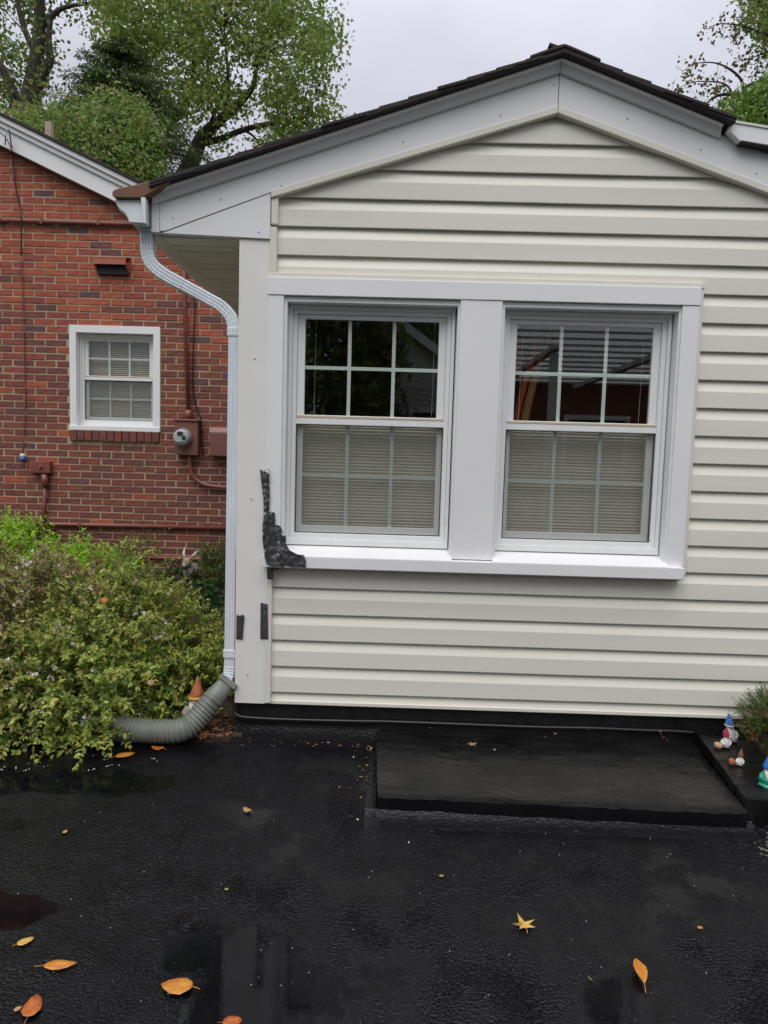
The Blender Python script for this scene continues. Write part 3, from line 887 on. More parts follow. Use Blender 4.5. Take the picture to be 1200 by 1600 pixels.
def double_hung(cx, cz, w, h, y, parent, curtain='shade', scr=True, nslat=34, sc=1.0):
    """a white double-hung window: frame, two sashes, grilles, panes, half screen and a shade behind"""
    win = bpy.data.objects.new('window', None); COL.objects.link(win); win.parent = parent
    x0, x1, z0, z1 = cx - w / 2, cx + w / 2, cz - h / 2, cz + h / 2
    k = sc
    g = MB()
    g.frame(x0, x1, z0, z1, (.016 * k, .016 * k, .03 * k, .018 * k), y - .022, y + .07)
    g.frame(x0 + .0165 * k, x1 - .0165 * k, z0 + .0305 * k, z1 - .0185 * k, (.021 * k, .021 * k, .026 * k, .018 * k), y - .008, y + .07)
    g.build('frame', M['vinyl'], win, bevel=.002)
    ix0, ix1 = x0 + .038 * k, x1 - .038 * k
    zm = z0 + (z1 - z0) * .530
    top = z1 - .037 * k
    # upper sash
    g = MB(); g.frame(ix0, ix1, zm, top, (.036 * k, .036 * k, .024 * k, .022 * k), y + .008, y + .032)
    g.build('sash', M['vinyl'], win, bevel=.002)
    g = MB(); g.box(ix0 - .012, ix1 + .012, y - .004, y + .007, zm + .011 * k, zm + .020 * k); g.build('weatherstrip', M['rail'], win)
    ux0, ux1, uz0, uz1 = ix0 + .036 * k, ix1 - .036 * k, zm + .024 * k, top - .022 * k
    g = MB(); g.box(ux0 - .002, ux1 + .002, y + .016, y + .0185, uz0 - .002, uz1 + .002); g.build('pane', M['glass'], win)
    b = .0085 * k
    for q in (1, 2):
        g = MB(); xx = ux0 + (ux1 - ux0) * q / 3; g.box(xx - b, xx + b, y + .021, y + .027, uz0, uz1); g.build('grille', M['grille'], win)
    g = MB(); zz = (uz0 + uz1) / 2; g.box(ux0, ux1, y + .0205, y + .0275, zz - b, zz + b); g.build('grille', M['grille'], win)
    # lower sash behind the screen
    lz0 = z0 + .057 * k
    g = MB(); g.frame(ix0, ix1, lz0, zm - .001, (.028 * k, .028 * k, .034 * k, .020 * k), y + .034, y + .058)
    g.build('sash', M['vinyl'], win, bevel=.002)
    g = MB(); g.box(ix0 - .01, ix1 + .01, y - .002, y + .033, zm - .022 * k, zm + .0105 * k); g.build('meeting_rail', M['vinyl'], win, bevel=.003)
    vx0, vx1, vz0, vz1 = ix0 + .028 * k, ix1 - .028 * k, lz0 + .034 * k, zm - .021 * k
    g = MB(); g.box(vx0 - .002, vx1 + .002, y + .042, y + .0445, vz0 - .002, vz1 + .002); g.build('pane', M['glass'], win)
    for q in (1, 2):
        g = MB(); xx = vx0 + (vx1 - vx0) * q / 3; g.box(xx - b, xx + b, y + .047, y + .053, vz0, vz1); g.build('grille', M['grille'], win)
    g = MB(); zz = (vz0 + vz1) / 2; g.box(vx0, vx1, y + .0465, y + .0535, zz - b, zz + b); g.build('grille', M['grille'], win)
    if scr:
        g = MB(); g.frame(ix0 + .002, ix1 - .002, lz0 + .001, zm - .023 * k, .0035 * k, y + .004, y + .012, 0)
        g.build('screen_frame', M['dark'], win)
        g = MB(); a = .006 * k; X0, X1, Z0, Z1 = ix0 + a, ix1 - a, lz0 + a, zm - .023 * k - a + .002
        g.add([(X0, y + .009, Z0), (X1, y + .009, Z0), (X1, y + .009, Z1), (X0, y + .009, Z1)], [(0, 1, 2, 3)])
        g.build('insect_screen', M['screen'], win)
    if curtain == 'shade':
        g = MB(); zt = zm + .004; zb_ = lz0 + .02; X0, X1 = ix0 + .012, ix1 - .012
        pr = []
        for i in range(2 * nslat + 1):
            zz = zb_ + (zt - zb_) * i / (2 * nslat)
            pr.append((y + .088 + (.0075 if i % 2 else 0) + .0012 * noise.noise((i * .7, cx, 0)), zz))
        n = len(pr)
        nxs = 10
        for c_ in range(nxs + 1):
            xx = X0 + (X1 - X0) * c_ / nxs
            g.v += [(xx, yy + .0015 * noise.noise((xx * 9, zz * 30, 1)), zz + .0012 * noise.noise((xx * 6, i_ * .4, cx))) for i_, (yy, zz) in enumerate(pr)]
        for c_ in range(nxs):
            for i in range(n - 1):
                a_ = c_ * n + i
                g.f.append((a_, a_ + n, a_ + n + 1, a_ + 1)); g.m.append(0)
        g.build('shade', M['blind'], win)
        for xx in (ix0 + .075, ix1 - .055):
            g = MB(); g.tube([(xx, y + .09, zt), (xx + .004, y + .09, z1 - .03)], .0012, 5); g.build('cord', M['cord'], win)
    else:
        g = MB(); zt = top - .01; zb_ = lz0 + .01; X0, X1 = ix0 + .006, ix1 - .006
        n = 40
        for i in range(n):
            zz = zb_ + (zt - zb_) * i / n
            dz = .0015 * math.sin(i * 1.7)
            g.add([(X0, y + .066, zz + dz), (X1, y + .066, zz + dz * .3), (X1, y + .084, zz + .013), (X0, y + .084, zz + .013),
                   (X0, y + .066, zz + dz + .001), (X1, y + .066, zz + dz * .3 + .001), (X1, y + .084, zz + .014), (X0, y + .084, zz + .014)],
                  [(0, 3, 2, 1), (4, 5, 6, 7), (0, 1, 5, 4), (1, 2, 6, 5), (2, 3, 7, 6), (3, 0, 4, 7)])
        g.build('blind', M['blind'], win)
    return win


w1 = double_hung(-.119, 1.520, .792, 1.150, 3.255, P)
w1['label'] = 'left double-hung window beside the taped corner'
w2 = double_hung(.903, 1.520, .800, 1.150, 3.255, P)
w2['label'] = 'right double-hung window with orange cloth showing inside'
under(house)

# cloth that shows through the upper sash of the right window
cur = thing('curtain', 'orange, red and yellow cloth hanging inside the right upper sash', 'curtain', (.70, 3.42, 1.2))
for (xa, xb, sk, m_, yy, za) in ((.44, .575, .16, 'redcloth', 3.42, 1.30), (.585, .615, .16, 'orangecloth', 3.412, 1.30), (.625, .665, .17, 'yellowcloth', 3.43, 1.30), (.50, .56, .12, 'orangecloth', 3.405, 1.66)):
    g = MB(); nn, mm = 10, 14
    for i in range(nn + 1):
        for j in range(mm + 1):
            t = i / nn; q = j / mm
            z = za + (2.11 - za) * q
            xx = xa + (xb - xa) * t * (1 - .3 * q) + sk * q * q
            g.v.append((xx, yy + .014 * math.sin(t * 9 + q * 2), z))
    for i in range(nn):
        for j in range(mm):
            a = i * (mm + 1) + j
            g.f.append((a, a + mm + 1, a + mm + 2, a + 1)); g.m.append(0)
    g.build('cloth', M[m_], cur, smooth=True)
under(cur)

# ------------------------------------------------------------------ downspout
dsp = thing('downspout', 'white ribbed downspout bending in from the gutter and down the corner', 'downspout', (-.775, 3.22, 0))


def spline(pts, n=8):
    pts = [Vector(p) for p in pts]
    res = []
    for i in range(len(pts) - 1):
        p0, p1, p2, p3 = pts[max(i - 1, 0)], pts[i], pts[i + 1], pts[min(i + 2, len(pts) - 1)]
        for k in range(n):
            t = k / n
            res.append(.5 * ((2 * p1) + (p2 - p0) * t + (2 * p0 - 5 * p1 + 4 * p2 - p3) * t * t + (3 * p1 - p0 - 3 * p2 + p3) * t ** 3))
    res.append(pts[-1])
    return res


def rect_prof(w, d, ribs=3):
    """rectangular pipe section with shallow flutes on the two broad faces and rounded corners"""
    pr = []
    h, q, r = w / 2, d / 2, .006
    for k in range(ribs):                                    # front
        a = -h + r + (w - 2 * r) * k / ribs; b = -h + r + (w - 2 * r) * (k + 1) / ribs; t = (b - a) * .25
        pr += [(a, -q), (a + t, -q), (a + t * 1.3, -q + .0035), (b - t * 1.3, -q + .0035), (b - t, -q)]
    pr += [(h - r, -q), (h, -q + r), (h, q - r), (h - r, q), (-h + r, q), (-h, q - r), (-h, -q + r)]
    return pr


DY = 3.225
pf = rect_prof(.056, .05)
g = MB(); g.box(-1.222, -1.154, 3.19, 3.26, 2.404, 2.4175); g.build('outlet', M['gutter'], dsp, bevel=.002)
upp = spline([(-1.188, DY, 2.408), (-1.188, DY, 2.33), (-1.172, DY, 2.268), (-1.118, DY, 2.220), (-1.02, DY, 2.168)], 9)
g = MB(); g.sweep(pf, upp, (0, 1, 0), 0, lambda k: (1.10 if k < 5 else 1.06) + (.05 if (9 <= k <= 27 and k % 3 == 0) else 0)); g.build('elbow', M['downspout'], dsp, auto=35)
low = spline([(-1.05, DY, 2.184), (-.90, DY, 2.108), (-.835, DY, 2.072), (-.788, DY, 2.02), (-.772, DY, 1.95), (-.772, DY, 1.90)], 9)
g = MB(); g.sweep(pf, low, (0, 1, 0), 0, lambda k: 1.0 + (.05 if (15 <= k <= 36 and k % 3 == 0) else 0)); g.build('elbow', M['downspout'], dsp, auto=35)
g = MB(); g.sweep(pf, [(-.772, DY, 1.945), (-.774, DY, 1.2), (-.778, DY, .335)], (0, 1, 0), 0, lambda k: .97); g.build('pipe', M['downspout'], dsp, auto=35)
for zz, xx in ((1.955, -.772), (.395, -.777)):
    g = MB(); g.sweep(pf, [(xx, DY, zz + .020), (xx, DY, zz + .017), (xx, DY, zz + .003), (xx, DY, zz), (xx, DY, zz - .003), (xx, DY, zz - .017), (xx, DY, zz - .020)], (0, 1, 0), 0, lambda k: (1.12, 1.17, 1.17, 1.12, 1.17, 1.17, 1.12)[k])
    g.build('strap', M['downspout'], dsp)
g = MB(); low2 = spline([(-.778, DY, .35), (-.779, DY, .315), (-.786, DY - .005, .275), (-.805, DY - .02, .235), (-.83, DY - .035, .20)], 8)
g.sweep(pf, low2, (0, 1, 0), 0, lambda k: 1.0 + (.09 if (4 < k and k % 3 == 0) else 0) - .004 * k); g.build('elbow', M['downspout'], dsp, auto=35)
g = MB(); g.box(-.752, -.7475, 3.197, 3.2035, .36, .86); g.box(-.7485, -.7462, 3.199, 3.205, .25, .92); g.build('paint_smear', M['redpaint'], dsp)
under(dsp)

# corrugated hose that the downspout empties into
hose = thing('drain_hose', 'grey corrugated drain hose curving from the downspout under the bush', 'hose', (-.95, 3.05, 0))
ax0, ax1 = Vector((-.782, 3.195, .262)), Vector((-.868, 3.135, .150))
sq = lambda w: [(-w, -w * .85), (w, -w * .85), (w, w * .85), (-w, w * .85)]
g = MB()
dirn = (ax1 - ax0).normalized()
g.sweep(sq(.040), [ax0 - dirn * .012, ax0 + dirn * .016], (0, 1, 0), 0, lambda k: 1.22)
g.build('collar', M['hose'], hose, bevel=.004)
g = MB()
n = 16
vs = []
side = dirn.cross(Vector((0, 1, 0))).normalized(); upv = side.cross(dirn).normalized()
for k in range(7):
    t = k / 6
    for i in range(n):
        a = 2 * math.pi * (i + .5) / n
        cx_, cy_ = math.cos(a), math.sin(a)
        m_ = max(abs(cx_), abs(cy_) / .85)
        rs = .040 / m_; rc = .051
        r = rs + (rc - rs) * min(1, t * 1.3) ** 1.5
        vs.append(ax0 + dirn * (.012 + .088 * t) + side * (cx_ * r) + upv * (cy_ * r))
fs = [(k * n + i, k * n + (i + 1) % n, (k + 1) * n + (i + 1) % n, (k + 1) * n + i) for k in range(6) for i in range(n)]
g.add(vs, fs); g.build('adapter', M['hose'], hose, smooth=True)
g = MB()
cpath = spline([ax0 + dirn * .095, ax0 + dirn * .165, (-.935, 3.085, .078), (-.985, 3.055, .0605), (-1.06, 3.045, .0585), (-1.16, 3.045, .0585), (-1.30, 3.06, .059), (-1.55, 3.12, .06)], 34)
seglen = [0.0]
for i in range(1, len(cpath)): seglen.append(seglen[-1] + (cpath[i] - cpath[i - 1]).length)


def hose_r(k):
    s = seglen[k]
    if s < .055: return .052 + (.005 if .010 < s < .018 or .036 < s < .044 else 0)
    ph = (s / .0185) % 1
    return .0495 + .0085 * (1 - abs(2 * ph - 1)) ** .6


g.tube(cpath, hose_r, 20); g.build('hose', M['hose'], hose, smooth=True)
under(hose)

# cable along the plinth
cab = MB()
pts = [at(x_, y_, 3.195) for x_, y_ in ((362, 1109), (372, 1118), (400, 1122), (470, 1125), (560, 1127), (600, 1127.5), (700, 1131), (830, 1136), (930, 1138), (1000, 1141), (1060, 1143), (1130, 1149), (1200, 1152), (1300, 1156))]
pts[0].y = 3.24
cab.tube(spline([(-.772, 3.40, pts[0].z + .012), pts[0]] + pts[1:], 8), .0085, 8)
tag(cab.build('cable', M['cable'], smooth=True), 'black cable running along the black plinth under the siding', 'cable')

# ------------------------------------------------------------------ duct tape


def tape_patch(outline, yfun, seed, label, name='duct_tape', group=None, step=4.4, amp=.004):
    """crumpled tape: outline in photo pixels, stuck on surfaces at depth yfun(x, z)"""
    pts2 = []
    for i, p in enumerate(outline):
        q = outline[(i + 1) % len(outline)]
        n_ = max(1, int(math.hypot(q[0] - p[0], q[1] - p[1]) / step))
        pts2 += [(p[0] + (q[0] - p[0]) * t / n_, p[1] + (q[1] - p[1]) * t / n_) for t in range(n_)]
    nb = len(pts2)
    xs = [p[0] for p in outline]; ys = [p[1] for p in outline]

    def inside(x, y):
        c = False
        for i in range(len(outline)):
            x1_, y1_ = outline[i]; x2_, y2_ = outline[i - 1]
            if (y1_ > y) != (y2_ > y) and x < (x2_ - x1_) * (y - y1_) / (y2_ - y1_) + x1_: c = not c
        return c
    r_ = random.Random(seed)
    yy = min(ys)
    while yy < max(ys):
        xx = min(xs)
        while xx < max(xs):
            a, b = xx + r_.uniform(-1, 1), yy + r_.uniform(-1, 1)
            if inside(a, b): pts2.append((a, b))
            xx += step * .6
        yy += step * .7
    res = delaunay_2d_cdt([Vector(p) for p in pts2], [(i, (i + 1) % nb) for i in range(nb)], [], 1, 1e-5)
    vs, fs = res[0], res[2]
    mb = MB()
    for p in vs:
        w = at(p.x, p.y, 3.16)
        Y = yfun(w.x, w.z)
        cr = abs(noise.noise((p.x * .11, p.y * .045, seed))) + .9 * abs(noise.noise((p.x * .19, p.y * .09, seed + 3)))
        w = at(p.x, p.y, Y - .002 - amp * cr)
        mb.v.append(tuple(w))
    for f in fs:
        mb.f.append(tuple(f)); mb.m.append(0)
    o = mb.build(name, M['tape'], auto=55)
    s = o.modifiers.new('thickness', 'SOLIDIFY'); s.thickness = .0012; s.offset = 0
    return tag(o, label, 'tape', group)


def ymain(x, z):
    y = 3.168
    if z > .90:
        y = 3.160 if x > -.607 else 3.170
        if x > -.54: y = 3.150
    if z <= .93 and x > -.61: y = 3.122
    if z < .845: y = 3.150
    if x < -.605 and z < 1.0: y = 3.160
    return y


tape_patch([(405.9, 733.3), (412, 736), (419.9, 731.5), (421.4, 765), (421, 799), (429.5, 801), (430.5, 820), (438.3, 821.5), (443.5, 836), (447.3, 837.7), (446.9, 849.6), (452.5, 859.8), (466, 866.5), (475, 866), (478.4, 880), (477.3, 888), (457, 885.5), (439, 888.5), (427.8, 891), (426.6, 906), (417.6, 904.8), (416.5, 880), (413, 867.6), (410.2, 844), (410, 821.5), (412, 805.8), (411.6, 778.8)],
           ymain, 3, 'crumpled dark duct tape over the lower left window corner', group=None, amp=.015)
o = tape_patch([(421.8, 745), (425, 738), (431, 770), (440, 792), (443.5, 822), (439, 820.5), (431, 818), (430, 800), (422, 797)],
               lambda x, z: 3.1605, 21, None, 'bent_casing', amp=.010)
o.data.materials.clear(); o.data.materials.append(M['trim'])
del o['category']
o.parent = tr; o.location = -house.location
tape_patch([(407.2, 941.5), (418, 942), (419, 999), (406.6, 998)], lambda x, z: 3.178 if x < -.598 else 3.170, 8, 'short strip of dark tape on the corner board seam below the window', amp=.002)
tape_patch([(369.5, 960), (382, 961), (379, 999), (369, 998.5)], lambda x, z: 3.178, 12, 'small dark tape patch beside the downspout', amp=.003)

# ------------------------------------------------------------------ slab and edging at the foot of the wall
slab = thing('slab', 'low black-sealed concrete slab raised above the driveway below the windows', 'slab', (.7, 2.8, 0))
g = MB()
top = [(-.022, 2.474), (1.388, 2.448), (1.512, 3.2115), (-.045, 3.2115)]
nx, ny = 60, 30
for j in range(ny + 1):
    for i in range(nx + 1):
        s_, t_ = i / nx, j / ny
        xa = top[0][0] + (top[3][0] - top[0][0]) * t_; xb = top[1][0] + (top[2][0] - top[1][0]) * t_
        ya = top[0][1] + (top[1][1] - top[0][1]) * s_; yb_ = 3.2115
        x = xa + (xb - xa) * s_; y = ya + (yb_ - ya) * t_
        edge = min(t_, s_, 1 - s_)
        z = .075 - .042 * t_ - .012 * max(0, 1 - t_ * ny / 1.2) * abs(noise.noise((x * 13, 1, 5))) + .0035 * noise.noise((x * 4, y * 4, 9)) + .0028 * noise.noise((x * 14, y * 14, 2)) + .0012 * noise.noise((x * 40, y * 40, 2))
        if j == 0: y += .005 * noise.noise((x * 7, 0, 4)) + .003 * noise.noise((x * 31, 0, 4)); z -= .005
        g.v.append((x, y, z))
for j in range(ny):
    for i in range(nx):
        a = j * (nx + 1) + i
        g.f.append((a, a + 1, a + nx + 2, a + nx + 1)); g.m.append(0)
# skirt
o0 = len(g.v)
front = list(range(nx + 1)); left = [j * (nx + 1) for j in range(ny + 1)]; right = [j * (nx + 1) + nx for j in range(ny + 1)]
for ring, flip in ((front, 0), (left, 1), (right, 0)):
    base = len(g.v)
    for k_, i in enumerate(ring):
        x, y, z = g.v[i]; g.v.append((x, y, -.01))
    for k_ in range(len(ring) - 1):
        f = (base + k_, base + k_ + 1, ring[k_ + 1], ring[k_])
        g.f.append(f[::-1] if flip else f); g.m.append(1)
g.build('top', [M['slab'], M['sealant']], slab, auto=40)
fillet(-.07, 1.42, 2.385, 2.476, .0, .026, 150, 'x', 4).build('sealant_fillet', M['sealant'], slab, smooth=True)
fillet(2.44, 3.2, -.072, -.030, .0, .020, 110, 'y', 7).build('sealant_fillet', M['sealant'], slab, smooth=True)
under(slab)

# black edging blocks beside the slab
ex = lambda y: 1.388 + (y - 2.448) * (1.512 - 1.388) / (3.2115 - 2.448)
for n_, (ya, yb_, lab) in enumerate(((2.838, 3.208, 'black edging block nearest the wall with the pink-hatted gnome on it'), (2.612, 2.831, 'middle black edging block with the white figurine on it'), (2.50, 2.605, 'front black edging block at the right end of the slab'))):
    g = MB()
    zt = .098 + .004 * n_
    a, b = ex(ya) + .006, ex(yb_) + .006
    g.add([(a, ya, -.01), (a + .24, ya, -.01), (b + .24, yb_, -.01), (b, yb_, -.01), (a, ya, zt), (a + .24, ya, zt), (b + .24, yb_, zt), (b, yb_, zt)],
          [(0, 3, 2, 1), (4, 5, 6, 7), (0, 1, 5, 4), (1, 2, 6, 5), (2, 3, 7, 6), (3, 0, 4, 7)])
    tag(g.build('edging_block', M['slab'], bevel=.008), lab, 'edging block', 'black edging blocks beside the slab')
# planting soil on the right
g = MB()
nx, ny = 16, 22
for j in range(ny + 1):
    for i in range(nx + 1):
        x = 1.63 + i * .9 / nx; y = 2.3 + j * .9 / ny
        g.v.append((x, y, .072 + .016 * noise.noise((x * 9, y * 9, 0)) - (.09 if i in (0, nx) or j == 0 else 0)))
for j in range(ny):
    for i in range(nx):
        a = j * (nx + 1) + i
        g.f.append((a, a + 1, a + nx + 2, a + nx + 1)); g.m.append(0)
tag(g.build('planting_soil', M['soil'], smooth=True), kind='structure')

# ------------------------------------------------------------------ the brick house
BY = 6.60
bh = thing('brick_house', 'red brick house with a white sloping rake and one small white window', 'house', (-3, 8, 0))
wall = MB()
RK = lambda x: 3.738 - .451 * (x + 2.72)
BW = (-3.205, -2.312, 1.568, 2.590)             # opening of the window surround
xs0, xs1 = -7.0, -.85
for (a, b, c, d) in ((xs0, BW[0] + .03, -.05, None), (BW[1] - .03, xs1, -.05, None)):
    wall.add([(a, BY + .0045, c), (b, BY + .0045, c), (b, BY + .0045, RK(b) + .1), (a, BY + .0045, RK(a) + .1), (a, BY + .25, c), (b, BY + .25, c), (b, BY + .25, RK(b) + .1), (a, BY + .25, RK(a) + .1)],
             [(0, 1, 2, 3), (4, 7, 6, 5), (0, 3, 7, 4), (1, 5, 6, 2), (3, 2, 6, 7)])
wall.add([(BW[0] + .03, BY + .0045, -.05), (BW[1] - .03, BY + .0045, -.05), (BW[1] - .03, BY + .0045, BW[2] + .03), (BW[0] + .03, BY + .0045, BW[2] + .03)], [(0, 1, 2, 3)])
wall.add([(BW[0] + .03, BY + .0045, BW[3] - .03), (BW[1] - .03, BY + .0045, BW[3] - .03), (BW[1] - .03, BY + .0045, RK(BW[1] - .03) + .1), (BW[0] + .03, BY + .0045, RK(BW[0] + .03) + .1)], [(0, 1, 2, 3)])
bwall = wall.build('wall', M['mortar'], bh)

BLN, CH, JT = .2159, .0675, .0125
CHJ = .0110
variants = {}


def brick_mesh(vi, length, mi):
    key = (vi, round(length, 3), mi)
    if key in variants: return variants[key]
    r_ = random.Random(vi * 31 + 5)
    mb = MB()
    h, d, c = CH - CHJ, .05, .0035
    jx = lambda: r_.uniform(-.0018, .0018)
    fr = [(c + jx(), 0, c + jx()), (length - c + jx(), 0, c + jx()), (length - c + jx(), 0, h - c + jx()), (c + jx(), 0, h - c + jx())]
    md = [(jx(), c * 1.2, jx()), (length + jx(), c * 1.2, jx()), (length + jx(), c * 1.2, h + jx()), (jx(), c * 1.2, h + jx())]
    bk = [(x_, d, z_) for x_, y_, z_ in md]
    mb.add(fr + md + bk, [(0, 1, 2, 3), (0, 4, 5, 1), (1, 5, 6, 2), (2, 6, 7, 3), (3, 7, 4, 0), (4, 8, 9, 5), (5, 9, 10, 6), (6, 10, 11, 7), (7, 11, 8, 4)])
    me = mb.mesh('brick', BR[mi])
    variants[key] = me
    return me


spots = []
rb = random.Random(3)
ncs = int(5.6 / CH)
for r in range(ncs):
    z = .02 + r * CH
    off = (BLN / 2 if r % 2 else 0) + rb.uniform(-.010, .010)
    x = xs0 + off - BLN
    while x < xs1:
        ln = BLN - JT + rb.uniform(-.003, .003)
        xa, xb = x, x + ln
        x += BLN
        if z > RK((xa + xb) / 2) + .02: continue
        # cut at the window surround
        segs = [(xa, xb)]
        if BW[2] - .105 - CH < z < BW[3] - .012:
            segs = []
            if xa < BW[0] - .012: segs.append((xa, min(xb, BW[0] - .006)))
            if xb > BW[1] + .012: segs.append((max(xa, BW[1] + .006), xb))
            if z < BW[2] - .105 - CH * .3 and z > BW[2] - .105 - CH and False: segs = [(xa, xb)]
        for a, b in segs:
            if b - a > .02: spots.append((a, b, z))
cam_pt = Vector((0, 0, 1.38))


def brick_vis(a, b, z):
    c = Vector(((a + b) / 2, BY, z + .03))
    return -3.95 < c.x < -1.62 and z > .50


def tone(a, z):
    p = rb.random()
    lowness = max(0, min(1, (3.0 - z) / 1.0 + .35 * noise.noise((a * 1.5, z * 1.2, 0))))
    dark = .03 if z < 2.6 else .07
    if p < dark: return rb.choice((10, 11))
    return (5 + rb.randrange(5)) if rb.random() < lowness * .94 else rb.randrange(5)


def near(s):
    c = Vector(((s[0] + s[1]) / 2, BY, s[2] + .03)); d = c - cam_pt
    return d.length


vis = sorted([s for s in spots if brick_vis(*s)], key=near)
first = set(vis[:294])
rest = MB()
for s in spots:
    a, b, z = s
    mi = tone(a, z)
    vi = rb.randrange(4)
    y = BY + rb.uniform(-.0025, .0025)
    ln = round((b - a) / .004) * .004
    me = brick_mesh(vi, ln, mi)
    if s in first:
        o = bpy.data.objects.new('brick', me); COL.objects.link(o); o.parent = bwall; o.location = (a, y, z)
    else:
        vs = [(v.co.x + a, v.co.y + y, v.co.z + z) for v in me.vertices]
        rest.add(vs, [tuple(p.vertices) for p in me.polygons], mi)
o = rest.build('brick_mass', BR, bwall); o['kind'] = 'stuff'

# window in the brick wall
wt = bpy.data.objects.new('window_surround', None); COL.objects.link(wt); wt.parent = bh
g = MB(); g.frame(BW[0], BW[1], BW[2] + .045, BW[3], (.065, .065, .002, .07), BY - .012, BY + .10); g.build('casing', M['trim'], wt, bevel=.003)
g = MB(); g.box(BW[0] - .004, BW[1] + .004, BY - .028, BY + .10, BW[2], BW[2] + .0445); g.build('sill', M['trim'], wt, bevel=.003)
g = MB(); g.box(BW[0] + .066, BW[1] - .066, BY + .088, BY + .13, BW[2] + .045, BW[2] + .062); g.build('sill_slope', M['trim'], wt)
bw = double_hung((BW[0] + BW[1]) / 2, (BW[2] + .05 + BW[3] - .075) / 2, BW[1] - BW[0] - .135, BW[3] - BW[2] - .125, BY + .085, bh, 'blind', True)
bw['label'] = 'small white window with lowered slatted blinds'
g = MB(); g.box(BW[0] + .06, BW[1] - .06, BY + .19, BY + .2, BW[2], BW[3]); g.build('room_back', M['interior'], bh)
bs = bpy.data.objects.new('sill_course', None); COL.objects.link(bs); bs.parent = bh
n_ = 12
for i in range(n_):
    w_ = (BW[1] - BW[0]) / n_
    g = MB(); xx = BW[0] + i * w_
    dz = random.uniform(-.006, .004)
    g.box(xx + .003, xx + w_ - .004, BY - .03 + random.uniform(-.004, .004), BY + .05, BW[2] - .100 + dz, BW[2] - .002)
    g.build('brick', BR[5 + (i * 7) % 4], bs, bevel=.004)

# rake of the brick house
g = MB()
UP = lambda x: RK(x) + .262
xa, xb = -7.0, -1.6
g.prism([(xa, RK(xa)), (xb, RK(xb)), (xb, UP(xb) - .10), (xa, UP(xa) - .10)], 6.50, 6.56); g.build('rake_board', M['trim'], bh, bevel=.002)
g = MB(); g.prism([(xa, UP(xa) - .10), (xb, UP(xb) - .10), (xb, UP(xb) - .055), (xa, UP(xa) - .055)], 6.475, 6.56); g.build('rake_moulding', M['trim'], bh, bevel=.006)
g = MB(); g.prism([(xa, UP(xa) - .054), (xb, UP(xb) - .054), (xb, UP(xb)), (xa, UP(xa))], 6.45, 6.56); g.build('rake_moulding', M['trim'], bh, bevel=.008)
g = MB(); g.prism([(xa, UP(xa) + .001), (xb, UP(xb) + .001), (xb, UP(xb) + .024), (xa, UP(xa) + .024)], 6.43, 12.5); g.build('roof', M['shingle'], bh)
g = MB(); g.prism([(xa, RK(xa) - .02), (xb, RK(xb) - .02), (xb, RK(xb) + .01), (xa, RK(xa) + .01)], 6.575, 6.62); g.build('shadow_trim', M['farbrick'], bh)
c = at(77, 205, 7.2)
g = MB(); g.box(c.x - .032, c.x + .032, 7.17, 7.235, c.z - .35, c.z + .085); g.build('roof_post', M['wood'], bh, bevel=.004)
under(bh)

# fixtures on the brick wall


def wire(pts, r, seg=6, n=8, taut=False):
    return MB().tube(pts if taut else spline(pts, n), r, seg)


fx = thing('conduit', 'long brick-red conduit running level high across the brick wall', 'conduit', (-3, 6.57, 3.55))
g = MB(); g.tube([(-6.5, 6.572, 3.575), (-3.0, 6.572, 3.552), (-1.9, 6.572, 3.545)], .020, 10); g.build('pipe', M['redpipe'], fx, smooth=True)
for xx in (-3.85, -3.45, -2.9):
    g = MB(); g.box(xx - .012, xx + .012, 6.548, 6.6, 3.527, 3.58); g.build('clamp', M['redpipe'], fx, bevel=.004)
under(fx)
fx = thing('water_pipe', 'straight red pipe low on the brick wall above the shrubs', 'pipe', (-2.5, 6.57, .63))
g = MB(); g.tube([(-6.5, 6.572, .60), (-1.0, 6.572, .645)], .021, 10); g.build('pipe', M['redpipe'], fx, smooth=True)
for xx in (-3.1, -2.2):
    g = MB(); g.box(xx - .012, xx + .012, 6.548, 6.6, .605, .655); g.build('clamp', M['redpipe'], fx, bevel=.004)
under(fx)
fx = thing('water_pipe', 'lowest red pipe on the brick wall just above the soil', 'pipe', (-2, 6.57, .32))
g = MB(); g.tube([(-2.9, 6.575, .315), (-1.0, 6.575, .33)], .018, 10); g.build('pipe', M['redpipe'], fx, smooth=True); under(fx)

fx = thing('vent_hood', 'small brick-red vent hood high on the brick wall', 'vent', (-2.766, 6.6, 3.08))
g = MB(); g.prism([(-2.925, 3.150), (-2.607, 3.150), (-2.607, 3.205), (-2.925, 3.205)], 6.492, 6.50); g.add([(-2.927, 6.490, 3.206), (-2.605, 6.490, 3.206), (-2.605, 6.6, 3.236), (-2.927, 6.6, 3.236), (-2.927, 6.490, 3.212), (-2.605, 6.490, 3.212), (-2.605, 6.6, 3.242), (-2.927, 6.6, 3.242)],
      [(0, 3, 2, 1), (4, 5, 6, 7), (0, 1, 5, 4), (1, 2, 6, 5), (2, 3, 7, 6), (3, 0, 4, 7)]); g.build('hood_top', M['redvent'], fx)
g = MB(); g.box(-2.915, -2.617, 6.56, 6.6, 3.075, 3.19); g.build('grating', M['dark'], fx)
for sx_ in (-2.922, -2.622):
    g = MB(); g.add([(sx_, 6.505, 3.154), (sx_ + .012, 6.505, 3.154), (sx_ + .012, 6.6, 3.075), (sx_, 6.6, 3.075), (sx_, 6.6, 3.215), (sx_ + .012, 6.6, 3.215)],
                    [(0, 1, 2, 3), (0, 4, 5, 1), (0, 3, 4), (1, 5, 2)]); g.build('cheek', M['redvent'], fx)
under(fx)

